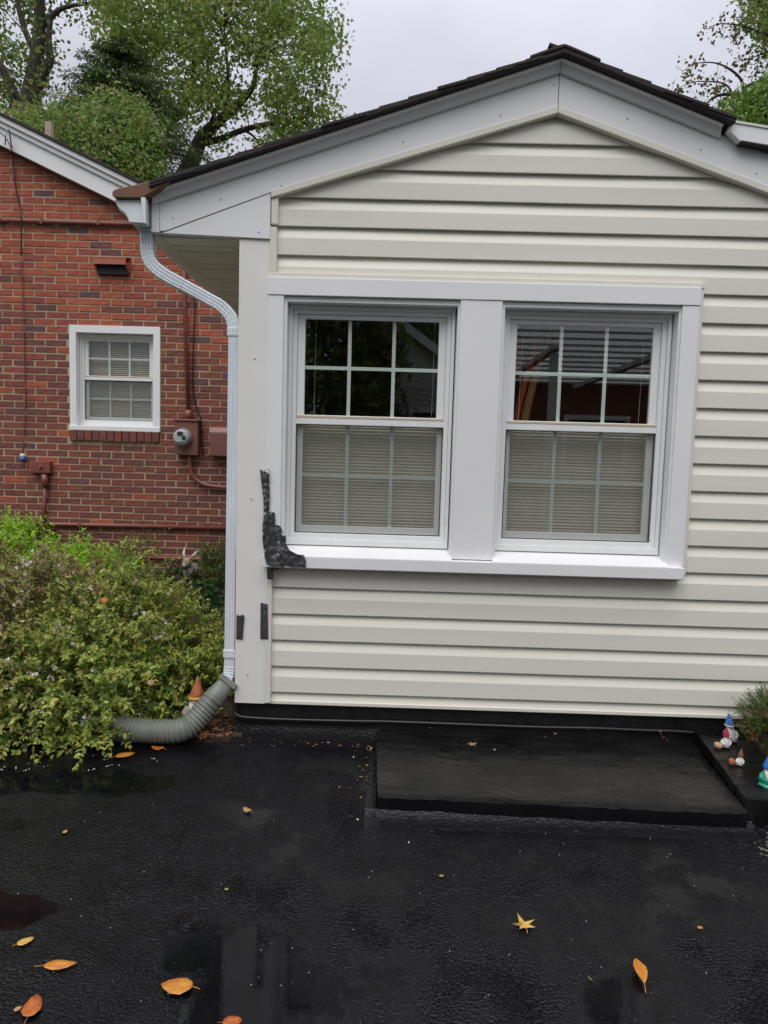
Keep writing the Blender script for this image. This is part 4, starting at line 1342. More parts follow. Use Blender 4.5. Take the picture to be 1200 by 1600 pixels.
fx = thing('electric_meter', 'round grey electric meter on a brown-red box with conduits', 'meter', (-2.02, 6.6, 1.35))
g = MB(); g.box(-2.135, -1.91, 6.50, 6.6, 1.352, 1.68); g.build('box', M['redbox'], fx, bevel=.006)
g = MB(); g.box(-2.145, -1.90, 6.485, 6.6, 1.6805, 1.70); g.build('box_lid', M['redbox'], fx, bevel=.006)
c = (-2.048, 6.50, 1.522)
g = MB(); g.lathe([(.088, 0), (.088, .03), (.078, .045)], c, 24, axis=(0, -1, 0)); g.build('ring', M['steel'], fx, auto=30)
g = MB(); g.lathe([(.075, .035), (.075, .085), (.062, .098), (.001, .102)], c, 24, axis=(0, -1, 0)); g.build('dial', M['meterglass'], fx, auto=40)
g = MB(); g.box(c[0] - .028, c[0] + .022, 6.388, 6.40, c[2] + .020, c[2] + .052); g.box(c[0] + .018, c[0] + .05, 6.390, 6.402, c[2] - .022, c[2] + .012); g.build('display', M['dark'], fx)
g = MB(); g.box(c[0] - .035, c[0] + .03, 6.389, 6.40, c[2] - .045, c[2] - .040); g.build('nameplate', M['steel'], fx)
g = MB(); g.tube([(-2.07, 6.56, 3.4), (-2.066, 6.56, 2.94), (-2.02, 6.56, 1.74)], .020, 10); g.build('conduit', M['redpipe'], fx, smooth=True)
g = MB(); g.tube([(-2.022, 6.56, 1.79), (-2.022, 6.56, 1.70)], .036, 10); g.build('coupling', M['redpipe'], fx, smooth=True)
g = MB(); g.tube(spline([at(296, 712, 6.55), at(297, 728, 6.56), at(301, 743, 6.56), at(315, 755, 6.56), at(335, 760, 6.56), at(375, 762, 6.56)], 6), .020, 10); g.build('conduit', M['redpipe'], fx, smooth=True)
g = MB(); g.tube(spline([at(293, 440, 6.58), at(304, 470, 6.58), at(302, 540, 6.58), at(302, 615, 6.58), at(313, 655, 6.57), at(315, 690, 6.56), at(318, 712, 6.57)], 6), .007, 6); g.build('wire', M['cable'], fx, smooth=True)
g = MB(); g.tube(spline([at(318, 712, 6.57), at(326, 714, 6.57), at(335, 710, 6.57)], 6), .006, 6); g.build('wire', M['cable'], fx, smooth=True)
under(fx)

fx = thing('utility_box', 'plain brown-red box with a rounded top half hidden by the downspout', 'utility box', (-1.65, 6.6, 1.34))
g = MB(); g.prism([(-1.79, 1.352), (-1.50, 1.345), (-1.50, 1.58), (-1.79, 1.58)], 6.47, 6.6); g.build('cover', M['redbox'], fx, bevel=.008)
g = MB(); g.add([(-1.79, 6.47, 1.581), (-1.50, 6.47, 1.581), (-1.50, 6.50, 1.628), (-1.79, 6.50, 1.628), (-1.50, 6.6, 1.645), (-1.79, 6.6, 1.645), (-1.79, 6.6, 1.581), (-1.50, 6.6, 1.581)],
                [(0, 1, 2, 3), (3, 2, 4, 5), (0, 3, 5, 6), (1, 7, 4, 2)]); g.build('lid', M['redpipe'], fx)
under(fx)

fx = thing('junction_box', 'small brown-red junction box with a pipe down to the shrubs', 'junction box', (-3.47, 6.6, 1.13))
g = MB(); g.box(-3.575, -3.385, 6.53, 6.6, 1.135, 1.25); g.build('box', M['redpipe'], fx, bevel=.005)
g = MB(); g.lathe([(.016, 0), (.016, .02), (.01, .026)], (-3.47, 6.53, 1.195), 10, axis=(0, -1, 0)); g.build('knob', M['redpipe'], fx)
g = MB(); g.tube([at(69.5, 741, 6.56), at(71, 760, 6.56)], .032, 10); g.build('fitting', M['redpipe'], fx, smooth=True)
g = MB(); g.tube([at(71, 755, 6.57), at(69, 790, 6.57), at(68, 822, 6.57)], .018, 10); g.build('pipe', M['redpipe'], fx, smooth=True)
under(fx)

fx = thing('wall_wire', 'thin dark wire hanging from the white rake down the brick wall', 'wire', (-3.66, 6.55, 1.3))
g = MB(); g.tube(spline([at(14, 202, 6.42), at(17, 222, 6.44), at(20, 240, 6.56), at(24, 290, 6.585), at(31, 325, 6.58), at(33, 344, 6.55), at(33, 400, 6.585)], 6), .006, 6); g.build('wire', M['cable'], fx, smooth=True)
g = MB(); g.tube(spline([at(33, 400, 6.585), at(36, 480, 6.588), at(38, 560, 6.588), at(39, 640, 6.588), at(36, 705, 6.585)], 6), .0065, 6); g.build('wire', M['redpipe'], fx, smooth=True)
g = MB(); g.tube([at(35.5, 709, 6.57), at(35, 715, 6.57)], .024, 8); g.build('connector', M['white'], fx, smooth=True)
g = MB(); g.tube([at(35, 715, 6.57), at(35, 719, 6.57)], .028, 8); g.build('connector_base', M['blue'], fx, smooth=True)
g = MB(); g.tube(spline([at(37, 722, 6.57), at(42, 732, 6.585), at(50, 738, 6.585), at(56, 738, 6.57)], 6), .006, 6); g.build('wire', M['redpipe'], fx, smooth=True)
g = MB(); g.tube(spline([at(-25, 190, 6.2), at(0, 207, 6.42), at(12, 220, 6.44), at(19, 236, 6.47)], 6), .005, 6); g.build('wire', M['cable'], fx, smooth=True)
g = MB(); g.tube([at(10, 203, 6.47), at(9, 212, 6.40), at(8, 226, 6.47)], .006, 6); g.build('hook', M['steel'], fx, smooth=True)
under(fx)

# ------------------------------------------------------------------ vegetation


def np3(v): return np.array(v, dtype=float)


def shoots(base, dirs, lens, droop, pair, lsize, wid, jit=.35, lift=.35):
    """leafy shoots: opposite leaf pairs along curved stems -> leaf arrays and stem paths"""
    C, D, Nn, Ls, paths, own = [], [], [], [], [], []
    for i in range(len(base)):
        p = base[i].copy(); d = dirs[i] / np.linalg.norm(dirs[i])
        n_ = max(3, int(lens[i] / pair)); path = [p.copy()]
        for k in range(n_):
            d = d + np.array([0, 0, -droop * (k + 1) / n_]) + rng.normal(size=3) * .05
            d /= np.linalg.norm(d)
            p = p + d * pair
            path.append(p.copy())
            side = np.cross(d, rng.normal(size=3)); side /= np.linalg.norm(side)
            taper = 1 - .45 * (k / n_) ** 2
            for s in (1, -1):
                ld = side * s + d * .7 + np.array([0, 0, lift * .3]) + rng.normal(size=3) * jit * .6
                nr = np.array([0, 0, 1.0]) + d * .3 + rng.normal(size=3) * jit
                C.append(p); D.append(ld); Nn.append(nr); Ls.append(lsize * taper * rng.uniform(.7, 1.25)); own.append(i)
        C.append(p); D.append(d + rng.normal(size=3) * .2); Nn.append(np.array([0, 0, 1.0]) + rng.normal(size=3) * jit); Ls.append(lsize * .7); own.append(i)
        paths.append(path)
    Ls = np.array(Ls)
    return np.array(C), np.array(D), np.array(Nn), Ls, Ls * wid, paths, np.array(own)


def stems(name, paths, r, m_, parent, every=1):
    mb = MB()
    for p in paths[::every]:
        mb.tube([Vector(q) for q in p[::2]] if len(p) > 4 else [Vector(q) for q in p], lambda k: r * (1 - .12 * min(k, 6)), 4, caps=False)
    return mb.build(name, m_, parent)


# the big flowering shrub on the left
bush = thing('flowering_shrub', 'large spreading abelia-like shrub with small white bell flowers by the hose', 'shrub', (-1.7, 3.6, 0))
bc, br = np.array([-1.82, 3.62, .10]), np.array([1.00, .90, .66])
NS = 2050
u = unit(NS * 3)
u = u[(u[:, 2] > -.22) & (u[:, 1] < .75)][:NS]
lump = np.array([.88 + .26 * noise.noise((v[0] * 2.3, v[1] * 2.3, v[2] * 2.3)) + .20 * noise.noise((v[0] * 5.5, v[1] * 5.5, v[2] * 5.5)) for v in u])
surf = bc + u * br * lump[:, None]
surf[:, 0] = np.where(surf[:, 0] > -.86, -.86 - rng.uniform(0, .1, len(surf)), surf[:, 0])
surf[:, 2] = .04 + (surf[:, 2] - .04) * (1 - .20 * np.clip((surf[:, 0] + 1.60) / .55, 0, 1) * np.clip((surf[:, 1] - 3.2) / .5, 0, 1))
depth = rng.uniform(.05, .24, len(surf))
nrm_ = u / br; nrm_ /= np.linalg.norm(nrm_, axis=1, keepdims=True)
base = surf - nrm_ * depth[:, None]
base[:, 2] = np.maximum(base[:, 2], .05)
dr = nrm_ + rng.normal(size=base.shape) * .55 + np.array([0, 0, .35])
ln = rng.uniform(.12, .24, len(base))
# long arching wands along the top
nw = 90
ang = rng.uniform(0, 2 * np.pi, nw); rad = np.sqrt(rng.uniform(0, 1, nw))
wb = np.stack([bc[0] + .85 * rad * np.cos(ang), bc[1] + .75 * rad * np.sin(ang), np.full(nw, .0)], 1)
kw = wb[:, 0] < -1.42
wb, ang, rad, nw = wb[kw], ang[kw], rad[kw], int(kw.sum())
wb[:, 2] = bc[2] + br[2] * np.sqrt(np.maximum(0, 1 - (.85 * rad) ** 2)) * .9
wd = np.stack([np.cos(ang) * .5, np.sin(ang) * .5, np.full(nw, 1.0)], 1) + rng.normal(size=(nw, 3)) * .3
# low trailing shoots that lie on the asphalt edge
nt_ = 60
tb = np.stack([rng.uniform(-2.3, -1.27, nt_), rng.uniform(2.95, 3.1, nt_), rng.uniform(.05, .16, nt_)], 1)
td = np.stack([rng.normal(0, .5, nt_), np.full(nt_, -1.0), rng.normal(-.1, .2, nt_)], 1)
allb = np.concatenate([base, wb, tb]); alld = np.concatenate([dr, wd, td]); alll = np.concatenate([ln, rng.uniform(.16, .34, nw), rng.uniform(.12, .24, nt_)])
C, D, Nn, Ls, Wd, paths, own = shoots(allb, alld, alll, .16, .0205, .0335, .62)
C[:, 2] = np.maximum(C[:, 2], .008)
# bronze tint grows towards the upper left of the shrub
px = np.array([noise.noise((c[0] * 3, c[1] * 3, c[2] * 3)) for c in allb])
bronze = (px[own] * .6 + (-(C[:, 0] + 1.55)) * .9 + (C[:, 2] - .45) * .6 + rng.normal(size=len(C)) * .25) > .42
first_of = np.searchsorted(own, np.arange(len(allb))); cnt = np.bincount(own, minlength=len(allb))
along = (np.arange(len(C)) - first_of[own]) / np.maximum(cnt[own] - 1, 1)
vig = np.array([noise.noise((c[0] * 4, c[1] * 4, c[2] * 4 + 7)) for c in allb])
mi = np.where(along + .5 * vig[own] + rng.normal(size=len(C)) * .15 > .52, 2, 0)
mi = np.where(bronze, 1, mi)
keep = ~((C[:, 0] > -1.19) & (C[:, 1] < 3.13) & (C[:, 2] < .17)) & ~((C[:, 0] > -1.10) & (C[:, 1] < 3.20) & (C[:, 2] < .30))
C, D, Nn, Ls, Wd, mi = C[keep], D[keep], Nn[keep], Ls[keep], Wd[keep], mi[keep]
paths = [p for p in paths if not (p[0][0] > -1.26 and p[0][1] < 3.2 and p[0][2] < .3)]
ni = 5000
ci = bc + unit(ni) * br * rng.uniform(.3, .85, (ni, 1)); ci[:, 2] = np.maximum(np.abs(ci[:, 2] - .02), .02)
ci = ci[ci[:, 0] < -.88]; ni = len(ci)
C = np.concatenate([C, ci]); D = np.concatenate([D, unit(ni)]); Nn = np.concatenate([Nn, unit(ni)]); Ls = np.concatenate([Ls, np.full(ni, .034)]); Wd = np.concatenate([Wd, np.full(ni, .022)]); mi = np.concatenate([mi, np.zeros(ni, int)])
link_mesh('foliage', leaves_mesh('foliage', C, D, Nn, Ls, Wd, mi, [M['bushleaf'], M['dryleaf'], M['bushtip']], 'ovate', .22, .12), bush)
stems('stems', paths, .0016, M['stemmat'], bush)
g = MB()
for k in range(26):
    a = random.uniform(0, 6.28); q = random.uniform(.2, .8)
    g.tube(spline([(-1.7 + random.uniform(-.15, .15), 3.6 + random.uniform(-.15, .15), .02), (-1.75 + q * .5 * math.cos(a), 3.6 + q * .5 * math.sin(a), .28), (-1.78 + q * .85 * math.cos(a), 3.6 + q * .7 * math.sin(a), .5)], 4), lambda k_: .008 - .0006 * k_, 5)
g.build('branches', M['twig'], bush)
# flowers: small clusters of white bells with bronze sepals
FC, FD, FN, FL, FW, FM = [], [], [], [], [], []
cand = [i for i in range(len(surf)) if (u[i, 1] < .1)]
wts = np.array([(1.6 if surf[i, 0] < -1.55 else .7) for i in cand]); wts /= wts.sum()
for i in rng.choice(cand, 150, replace=False, p=wts):
    c0 = surf[i] + nrm_[i] * rng.uniform(.0, .05)
    nb_ = rng.integers(2, 6)
    for b_ in range(nb_):
        c1 = c0 + rng.normal(size=3) * .016
        d1 = nrm_[i] * .6 + rng.normal(size=3) * .6 + np.array([0, -.2, -.4])
        d1 /= np.linalg.norm(d1)
        for s_ in range(3):
            FC.append(c1); FD.append(-d1 * .4 + rng.normal(size=3) * .6); FN.append(rng.normal(size=3)); FL.append(rng.uniform(.008, .013)); FW.append(.006); FM.append(1)
        if rng.random() < .62:
            for s_ in range(5):
                q = np.cross(d1, rng.normal(size=3)); q /= np.linalg.norm(q)
                FC.append(c1); FD.append(d1 * 1.0 + q * .75); FN.append(q); FL.append(rng.uniform(.015, .021)); FW.append(.0085); FM.append(0)
link_mesh('flowers', leaves_mesh('flowers', np.array(FC), np.array(FD), np.array(FN), np.array(FL), np.array(FW), np.array(FM), [M['whiteflower'], M['sepal']], 'broad', .3, -.1), bush)
under(bush)

# fallen blossoms on the asphalt in front of the shrub
g = MB()
for (x_, y_) in ((2, 1203), (24, 1201), (38, 1205), (43, 1194), (46, 1203), (55, 1192), (140, 1204), (147, 1202), (122, 1195), (146, 1182), (165, 1187), (168, 1198), (174, 1196), (184, 1197), (240, 1186), (247, 1190), (8, 1199), (72, 1197)):
    c = on(x_, y_, .004)
    for k in range(random.randrange(1, 4)):
        a = random.uniform(0, 6.28); l = random.uniform(.004, .009); w = l * .35
        dx, dy = math.cos(a), math.sin(a); h = random.uniform(.0, .006)
        o_ = Vector((c.x + random.uniform(-.006, .006), c.y + random.uniform(-.006, .006), .004))
        g.add([o_, o_ + Vector((dx * l * .6 - dy * w, dy * l * .6 + dx * w, h)), o_ + Vector((dx * l, dy * l, h * .4)), o_ + Vector((dx * l * .6 + dy * w, dy * l * .6 - dx * w, h))], [(0, 3, 2, 1)])
tag(g.build('fallen_blossoms', M['petal']), 'tiny white blossoms dropped on the asphalt before the flowering shrub', 'blossoms', kind='stuff')
# pale grit and petals scattered over the driveway
g = MB()
for k in range(70):
    x_ = random.uniform(0, 1200); y_ = random.uniform(1190, 1600)
    c = on(x_, y_, .002)
    if -.02 < c.x < 1.5 and c.y > 2.4: continue
    r = random.uniform(.0008, .0021)
    g.ball((c.x, c.y, r * .5), r, 5, 3, 0, (1, random.uniform(.5, 1), .6))
tag(g.build('grit', M['stonepale']), 'pale specks of grit scattered over the driveway', 'grit', kind='stuff')


# crumbs of dead leaf and bark that gather along the slab and the wall
g = MB()
for k in range(80):
    u_ = random.random()
    if u_ < .35: x_, y_, z_ = random.uniform(-.70, -.06), 3.07 + abs(random.gauss(0, .06)) * -1 + .03, .012
    elif u_ < .6: x_, y_, z_ = -.07 - abs(random.gauss(0, .05)), random.uniform(2.42, 3.1), .006
    elif u_ < .8: x_, y_, z_ = random.uniform(-.05, 1.45), 2.40 - abs(random.gauss(0, .07)), .006
    else: x_, y_, z_ = random.uniform(0, 1.35), 3.19 - abs(random.gauss(0, .10)), .081
    a = random.uniform(0, 6.28); l = random.uniform(.003, .010); w = l * random.uniform(.25, .6); h = random.uniform(.001, .003)
    c, s_ = math.cos(a), math.sin(a)
    g.add([(x_ + c * p - s_ * q, y_ + s_ * p + c * q, z_ + e) for p, q, e in ((-l, 0, 0), (0, -w, h), (l, 0, h * .3), (0, w, h * .6))], [(0, 1, 2, 3)], random.choice((0, 0, 0, 1, 2)))
tag(g.build('leaf_crumbs', [M['brownclay'], M['fall_tan'], M['stonepale']]), 'crumbs of dead leaf along the slab and wall', 'debris', kind='stuff')


def clump_plant(name, label, c, r, n, mats, lsize, wid, shape='lance', flat=.5, group=None, up=.7, cat='plant', stemr=.002, zmin=None):
    """a leafy clump of shoots growing from the ground"""
    t = thing(name, label, cat, (c[0], c[1], c[2] - r[2]), group)
    uu = unit(n * 2); uu = uu[uu[:, 2] > -.3][:n]
    b = np3(c) + uu * np3(r) * rng.uniform(.35, .85, (len(uu), 1))
    d = uu + np.array([0, 0, up]) + rng.normal(size=uu.shape) * .3
    C_, D_, N_, L_, W_, pth, own_ = shoots(b, d, rng.uniform(.3, .7, len(uu)) * r[2], .12, lsize * .6, lsize, wid)
    if zmin is not None: C_[:, 2] = np.maximum(C_[:, 2], zmin)
    link_mesh('foliage', leaves_mesh('foliage', C_, D_, N_, L_, W_, rng.integers(0, len(mats), len(C_)), mats, shape, .2, .15), t)
    mb = MB()
    for p in pth[::3]:
        g0 = Vector((c[0] + (p[0][0] - c[0]) * .3, c[1] + (p[0][1] - c[1]) * .3, max(c[2] - r[2], 0.02)))
        mb.tube([g0, Vector(p[0]), Vector(p[-1])], lambda k: stemr * (1 - .25 * k), 4, caps=False)
    mb.build('stems', M['stemmat'], t)
    return under(t)


clump_plant('lime_shrub', 'bright lime-green leafy shrub at the photo left edge against the brick wall', tuple(at(10, 875, 5.9)), (.38, .45, .36), 240, [M['limeleaf']], .062, .42, cat='shrub')
clump_plant('lime_shrub', 'lower lime-green leafy shrub showing just over the flowering shrub', tuple(at(120, 905, 5.3)), (.50, .4, .28), 260, [M['limeleaf']], .056, .42, cat='shrub')
clump_plant('withered_plant', 'dark withered plant at the foot of the junction box pipe', tuple(at(74, 850, 6.15)), (.09, .1, .17), 60, [M['darkleaf']], .045, .4)
clump_plant('bed_plant', 'small evergreen with reddish shoots between the rabbit and the downspout', tuple(at(338, 905, 6.0)), (.15, .16, .30), 110, [M['plantleaf']], .042, .38)
clump_plant('broad_leaf_plant', 'low broad-leaved green plant beside the downspout behind the flowering shrub', tuple(at(330, 945, 5.2)), (.16, .16, .12), 30, [M['hostaleaf']], .055, .75, 'broad')
clump_plant('wispy_plant', 'thin wispy green stems rising in front of the lowest pipe', tuple(at(228, 880, 5.6)), (.26, .2, .24), 40, [M['plantleaf']], .03, .45)
clump_plant('wispy_plant', 'low trailing greenery on the soil left of the rabbit statue', tuple(at(285, 905, 6.1)), (.22, .15, .08), 60, [M['hostaleaf'], M['plantleaf']], .04, .6, 'broad')

# arborvitae on the right, flat sprays
arb = thing('arborvitae', 'small round green arborvitae with browned sprays beside the gnomes', 'shrub', (1.86, 2.93, .07))
n = 1500
uu = unit(n * 2); uu = uu[uu[:, 2] > -.55][:n]
ac, ar = np.array([1.85, 2.95, .215]), np.array([.235, .22, .175])
b = ac + uu * ar * rng.uniform(.45, .95, (len(uu), 1))
C_, D_, N_, L_, W_, pth, own_ = shoots(b, uu + np.array([0, 0, .8]) + rng.normal(size=uu.shape) * .35, rng.uniform(.03, .07, len(uu)), .0, .008, .014, .30, jit=.5)
browny = (np.array([noise.noise((p[0] * 14, p[1] * 14, p[2] * 14)) for p in C_]) + (.22 - C_[:, 2]) * 2.0) > .20
C_[:, 2] = np.maximum(C_[:, 2], .08)
link_mesh('foliage', leaves_mesh('foliage', C_, D_, N_, L_, W_, browny.astype(int), [M['arbleaf'], M['brownleaf']], 'lance', .1, 0), arb)
g = MB()
for k in range(14):
    a = random.uniform(0, 6.28)
    g.tube([(1.865, 2.93, .06), (1.865 + .08 * math.cos(a), 2.93 + .08 * math.sin(a), .16), (1.865 + .16 * math.cos(a), 2.93 + .16 * math.sin(a), .27)], lambda k_: .005 - .0013 * k_, 5)
g.build('branches', M['twig'], arb)
under(arb)


# ------------------------------------------------------------------ trees behind the houses
def inpoly(poly, x, y):
    c = False
    for i in range(len(poly)):
        x1_, y1_ = poly[i]; x2_, y2_ = poly[i - 1]
        if (y1_ > y) != (y2_ > y) and x < (x2_ - x1_) * (y - y1_) / (y2_ - y1_) + x1_: c = not c
    return c


def crown_clusters(poly, Y, dY, n, hole, hs, seed):
    """points filling a crown whose outline, as seen in the photo, is poly; hole cuts gaps, hs is their size"""
    r_ = random.Random(seed)
    xs = [p[0] for p in poly]; ys = [p[1] for p in poly]
    res = []
    k = 0
    while len(res) < n and k < n * 60:
        k += 1
        x, y = r_.uniform(min(xs), max(xs)), r_.uniform(min(ys), max(ys))
        if not inpoly(poly, x, y): continue
        if noise.noise((x / hs, y / hs, seed)) + .5 * noise.noise((x / hs * 2.3, y / hs * 2.3, seed + 1)) < hole: continue
        res.append(np3(at(x, y, Y + r_.gauss(0, 1) * dY)))
    return np.array(res)


def foliage_from(cl, per, spread, lsize, wid, m_, shape, name, parent, hang=.3, mats=None):
    n = len(cl)
    C_ = np.repeat(cl, per, axis=0) + rng.normal(size=(n * per, 3)) * spread
    D_ = unit(n * per) + np.array([0, 0, -hang]); N_ = unit(n * per) + np.array([0, 0, .8])
    L_ = lsize * rng.uniform(.65, 1.3, n * per)
    return link_mesh(name, leaves_mesh(name, C_, D_, N_, L_, L_ * wid, rng.integers(0, len(mats or [m_]), n * per), mats or [m_], shape, .15, .1), parent)


def limbs(mb, defs, Y):
    """branches: each a list of (px, py, radius in m, depth offset)"""
    for d in defs:
        pts = [at(p[0], p[1], Y + (p[3] if len(p) > 3 else 0)) for p in d]
        path = spline(pts, 5)
        rad = [p[2] for p in d]
        def rr(k, rad=rad):
            t = k / 5; i = min(int(t), len(rad) - 2); return rad[i] + (rad[i + 1] - rad[i]) * (t - i)
        mb.tube(path, rr, 8)
    return mb


def twigs(cl, limbpts, r, m_, parent, every=3, name='twigs'):
    """thin twigs from the nearest limb to the leaf clusters"""
    mb = MB()
    lp = np.array([tuple(p) for p in limbpts])
    for c in cl[::every]:
        d = np.linalg.norm(lp - c, axis=1); j = int(np.argmin(d))
        if d[j] > 1.6: continue
        a, b_ = Vector(lp[j]), Vector(c)
        mid = (a + b_) / 2 + Vector((random.gauss(0, .1), random.gauss(0, .1), random.gauss(.05, .1)))
        mb.tube([a, mid, b_], lambda k: r * (1 - .35 * k), 4, caps=False)
    return mb.build(name, m_, parent)


def tree(name, label, Y, poly, n, dY, hole, hs, seed, limb_defs, per, spread, lsize, wid, mats, shape, group, trunk_px, tw=.012, cat='tree'):
    base = at(*trunk_px, Y); base.z = -.05
    t = thing(name, label, cat, tuple(base), group)
    cl = crown_clusters(poly, Y + (.5 if dY > .9 else 0), dY, n, hole, hs, seed) if poly else None
    if cl is None:                                   # sparse: leaves only along the thin outer branches
        fine = []
        for d in limb_defs[1:]:
            q = spline([at(p[0], p[1], Y + (p[3] if len(p) > 3 else 0)) for p in d], 5)
            fine += q[len(q) // 4:]
        cl = np.array([tuple(random.choice(fine)) for _ in range(n)]) + rng.normal(size=(n, 3)) * .09
    foliage_from(cl, per, spread, lsize, wid, None, shape, 'crown', t, mats=mats)
    Y = Y - (.6 if dY > .9 else 0)
    mb = limbs(MB(), limb_defs, Y)
    first_ = at(limb_defs[0][0][0], limb_defs[0][0][1], Y)
    mb.tube([Vector((base.x, base.y, -.1)), first_], lambda k: limb_defs[0][0][2] * (1.25 - .25 * k), 10)
    mb.build('trunk', M['bark'], t, smooth=True)
    lp = []
    for d in limb_defs:
        lp += spline([at(p[0], p[1], Y + (p[3] if len(p) > 3 else 0)) for p in d], 5)
    twigs(cl, lp, tw, M['bark'], t)
    return under(t)


TG = 'trees rising behind the houses'
tree('broadleaf_tree', 'big broad green tree with a leaning grey limb behind the extension roof', 15.0,
     [(205, -110), (262, -60), (300, -28), (345, -32), (372, -90), (470, -110), (500, 10), (520, 60), (530, 110), (526, 160), (510, 190), (490, 220), (450, 255), (425, 255), (405, 245), (420, 215), (385, 200), (350, 225), (330, 228), (305, 215), (285, 222), (262, 205), (240, 195), (215, 150), (190, 90), (160, 60), (140, 10), (150, -80)],
     820, .9, .10, 42, 5,
     [[(285, 280, .20), (303, 245, .17), (316, 215, .15), (345, 187, .11), (370, 165, .09), (395, 135, .06), (402, 90, .04)],
      [(318, 222, .09), (345, 217, .07), (380, 203, .06), (430, 192, .05), (470, 193, .03)],
      [(380, 203, .03), (395, 212, .025), (412, 232, .015)],
      [(322, 210, .05), (340, 165, .04), (355, 120, .03), (358, 100, .02)],
      [(300, 155, .05), (312, 140, .045), (335, 128, .03)],
      [(345, 187, .04), (357, 150, .035), (355, 100, .03), (350, 40, .02)],
      [(232, 228, .14, .5), (255, 200, .12, .5), (280, 178, .08, .5), (300, 130, .05, .4), (302, 40, .03, .3)],
      [(300, 235, .04), (325, 252, .03), (345, 262, .02)]],
     28, .22, .105, .80, [M['gumleaf']], 'star', TG, (280, 420))
tree('tall_tree', 'tall dark-trunked tree forking upward at the photo left edge', 17.0,
     [(-180, -160), (60, -220), (210, -160), (200, 40), (165, 30), (130, 55), (112, 20), (90, 30), (80, 90), (62, 165), (40, 120), (45, 175), (-5, 190), (-60, 175), (-180, 150)],
     620, 1.2, -.02, 30, 9,
     [[(47, 165, .26), (52, 130, .20), (58, 85, .16), (62, 35, .13), (62, -60, .09)],
      [(48, 158, .15), (66, 118, .12), (78, 95, .09), (76, 60, .07), (80, 25, .05)],
      [(60, 50, .08), (78, 28, .07), (100, 12, .05), (140, 5, .03)],
      [(54, 82, .08), (42, 55, .07), (32, 25, .06), (22, -20, .05)],
      [(28, 178, .15, .3), (15, 140, .12, .3), (5, 110, .09, .3), (-30, 50, .06, .3)],
      [(38, 165, .08, .2), (22, 140, .07, .2), (15, 125, .05, .2)]],
     22, .16, .115, .62, [M['oakleaf']], 'ovate', TG, (40, 420))
tree('small_tree', 'low bushy green tree with pinkish seed heads just above the brick house roof', 11.5,
     [(-40, 190), (30, 180), (75, 178), (110, 165), (150, 150), (190, 150), (220, 165), (236, 205), (248, 240), (250, 270), (250, 300), (200, 330), (100, 300), (0, 260), (-60, 230)],
     1250, .7, -.33, 22, 13,
     [[(205, 320, .07), (195, 270, .055), (185, 235, .04), (170, 205, .03)], [(195, 270, .04), (225, 240, .03), (240, 225, .02)], [(190, 280, .04), (140, 240, .03), (90, 205, .02)], [(110, 300, .05), (80, 250, .03), (40, 215, .02)]],
     20, .13, .07, .55, [M['lowleaf']], 'ovate', TG, (205, 420), tw=.006)
tree('branching_tree', 'thin half-bare branches with sparse pale leaves at the upper right', 12.5,
     None, 120, .5, -.12, 12, 21,
     [[(1330, 95, .16), (1260, 118, .10), (1200, 140, .06), (1172, 148, .045), (1145, 147, .035), (1120, 150, .022), (1100, 165, .01)],
      [(1162, 148, .03), (1158, 125, .025), (1140, 108, .02), (1115, 98, .012), (1085, 100, .008), (1065, 113, .004)],
      [(1145, 147, .02), (1136, 134, .016), (1120, 128, .012), (1085, 128, .008), (1060, 138, .005), (1046, 148, .003)],
      [(1120, 150, .012), (1105, 160, .009), (1092, 172, .004)],
      [(1165, 135, .02), (1185, 128, .03), (1215, 120, .05)],
      [(1125, 150, .008), (1127, 162, .006), (1128, 178, .003)],
      [(1136, 134, .008), (1110, 140, .005), (1090, 155, .003)],
      [(1230, 60, .06), (1195, 52, .03), (1168, 43, .018), (1145, 38, .012), (1120, 38, .008), (1106, 46, .004)],
      [(1168, 43, .01), (1158, 28, .007), (1140, 28, .004)], [(1145, 38, .006), (1125, 48, .004), (1112, 56, .003)], [(1156, 42, .006), (1148, 52, .004), (1136, 59, .003)],
      [(1230, 80, .03), (1200, 82, .015), (1175, 90, .008), (1152, 97, .003)], [(1195, 85, .008), (1180, 100, .005), (1160, 100, .003)], [(1200, 90, .008), (1185, 105, .005), (1172, 115, .003)]],
     6, .05, .06, .75, [M['mapleleaf']], 'broad', TG, (1400, 420), tw=.004)
tree('leafy_tree', 'dense yellow-green foliage at the top right edge of the photo', 13.0,
     [(1166, 2), (1175, -60), (1300, -90), (1360, 60), (1260, 75), (1200, 68), (1185, 62), (1172, 45), (1180, 22), (1168, 22)],
     900, .6, -.3, 18, 25,
     [[(1330, 60, .12), (1270, 30, .07), (1220, 15, .04), (1185, 8, .02)], [(1270, 30, .05), (1215, 45, .03), (1185, 50, .015)]],
     13, .13, .075, .75, [M['gumleaf']], 'star', TG, (1400, 420), tw=.006)
tree('cedar_tree', 'soft bright green cedar rising behind the white fascia at the right', 10.5,
     [(1128, 215), (1125, 195), (1130, 165), (1142, 158), (1165, 150), (1180, 140), (1210, 120), (1290, 80), (1400, 160), (1400, 290), (1128, 260)],
     2400, .5, -.5, 16, 31,
     [[(1290, 300, .1), (1285, 200, .06), (1280, 100, .02)], [(1285, 230, .04), (1220, 190, .02), (1160, 175, .01)]],
     14, .085, .085, .36, [M['cedarleaf']], 'lance', TG, (1290, 420), tw=.005)


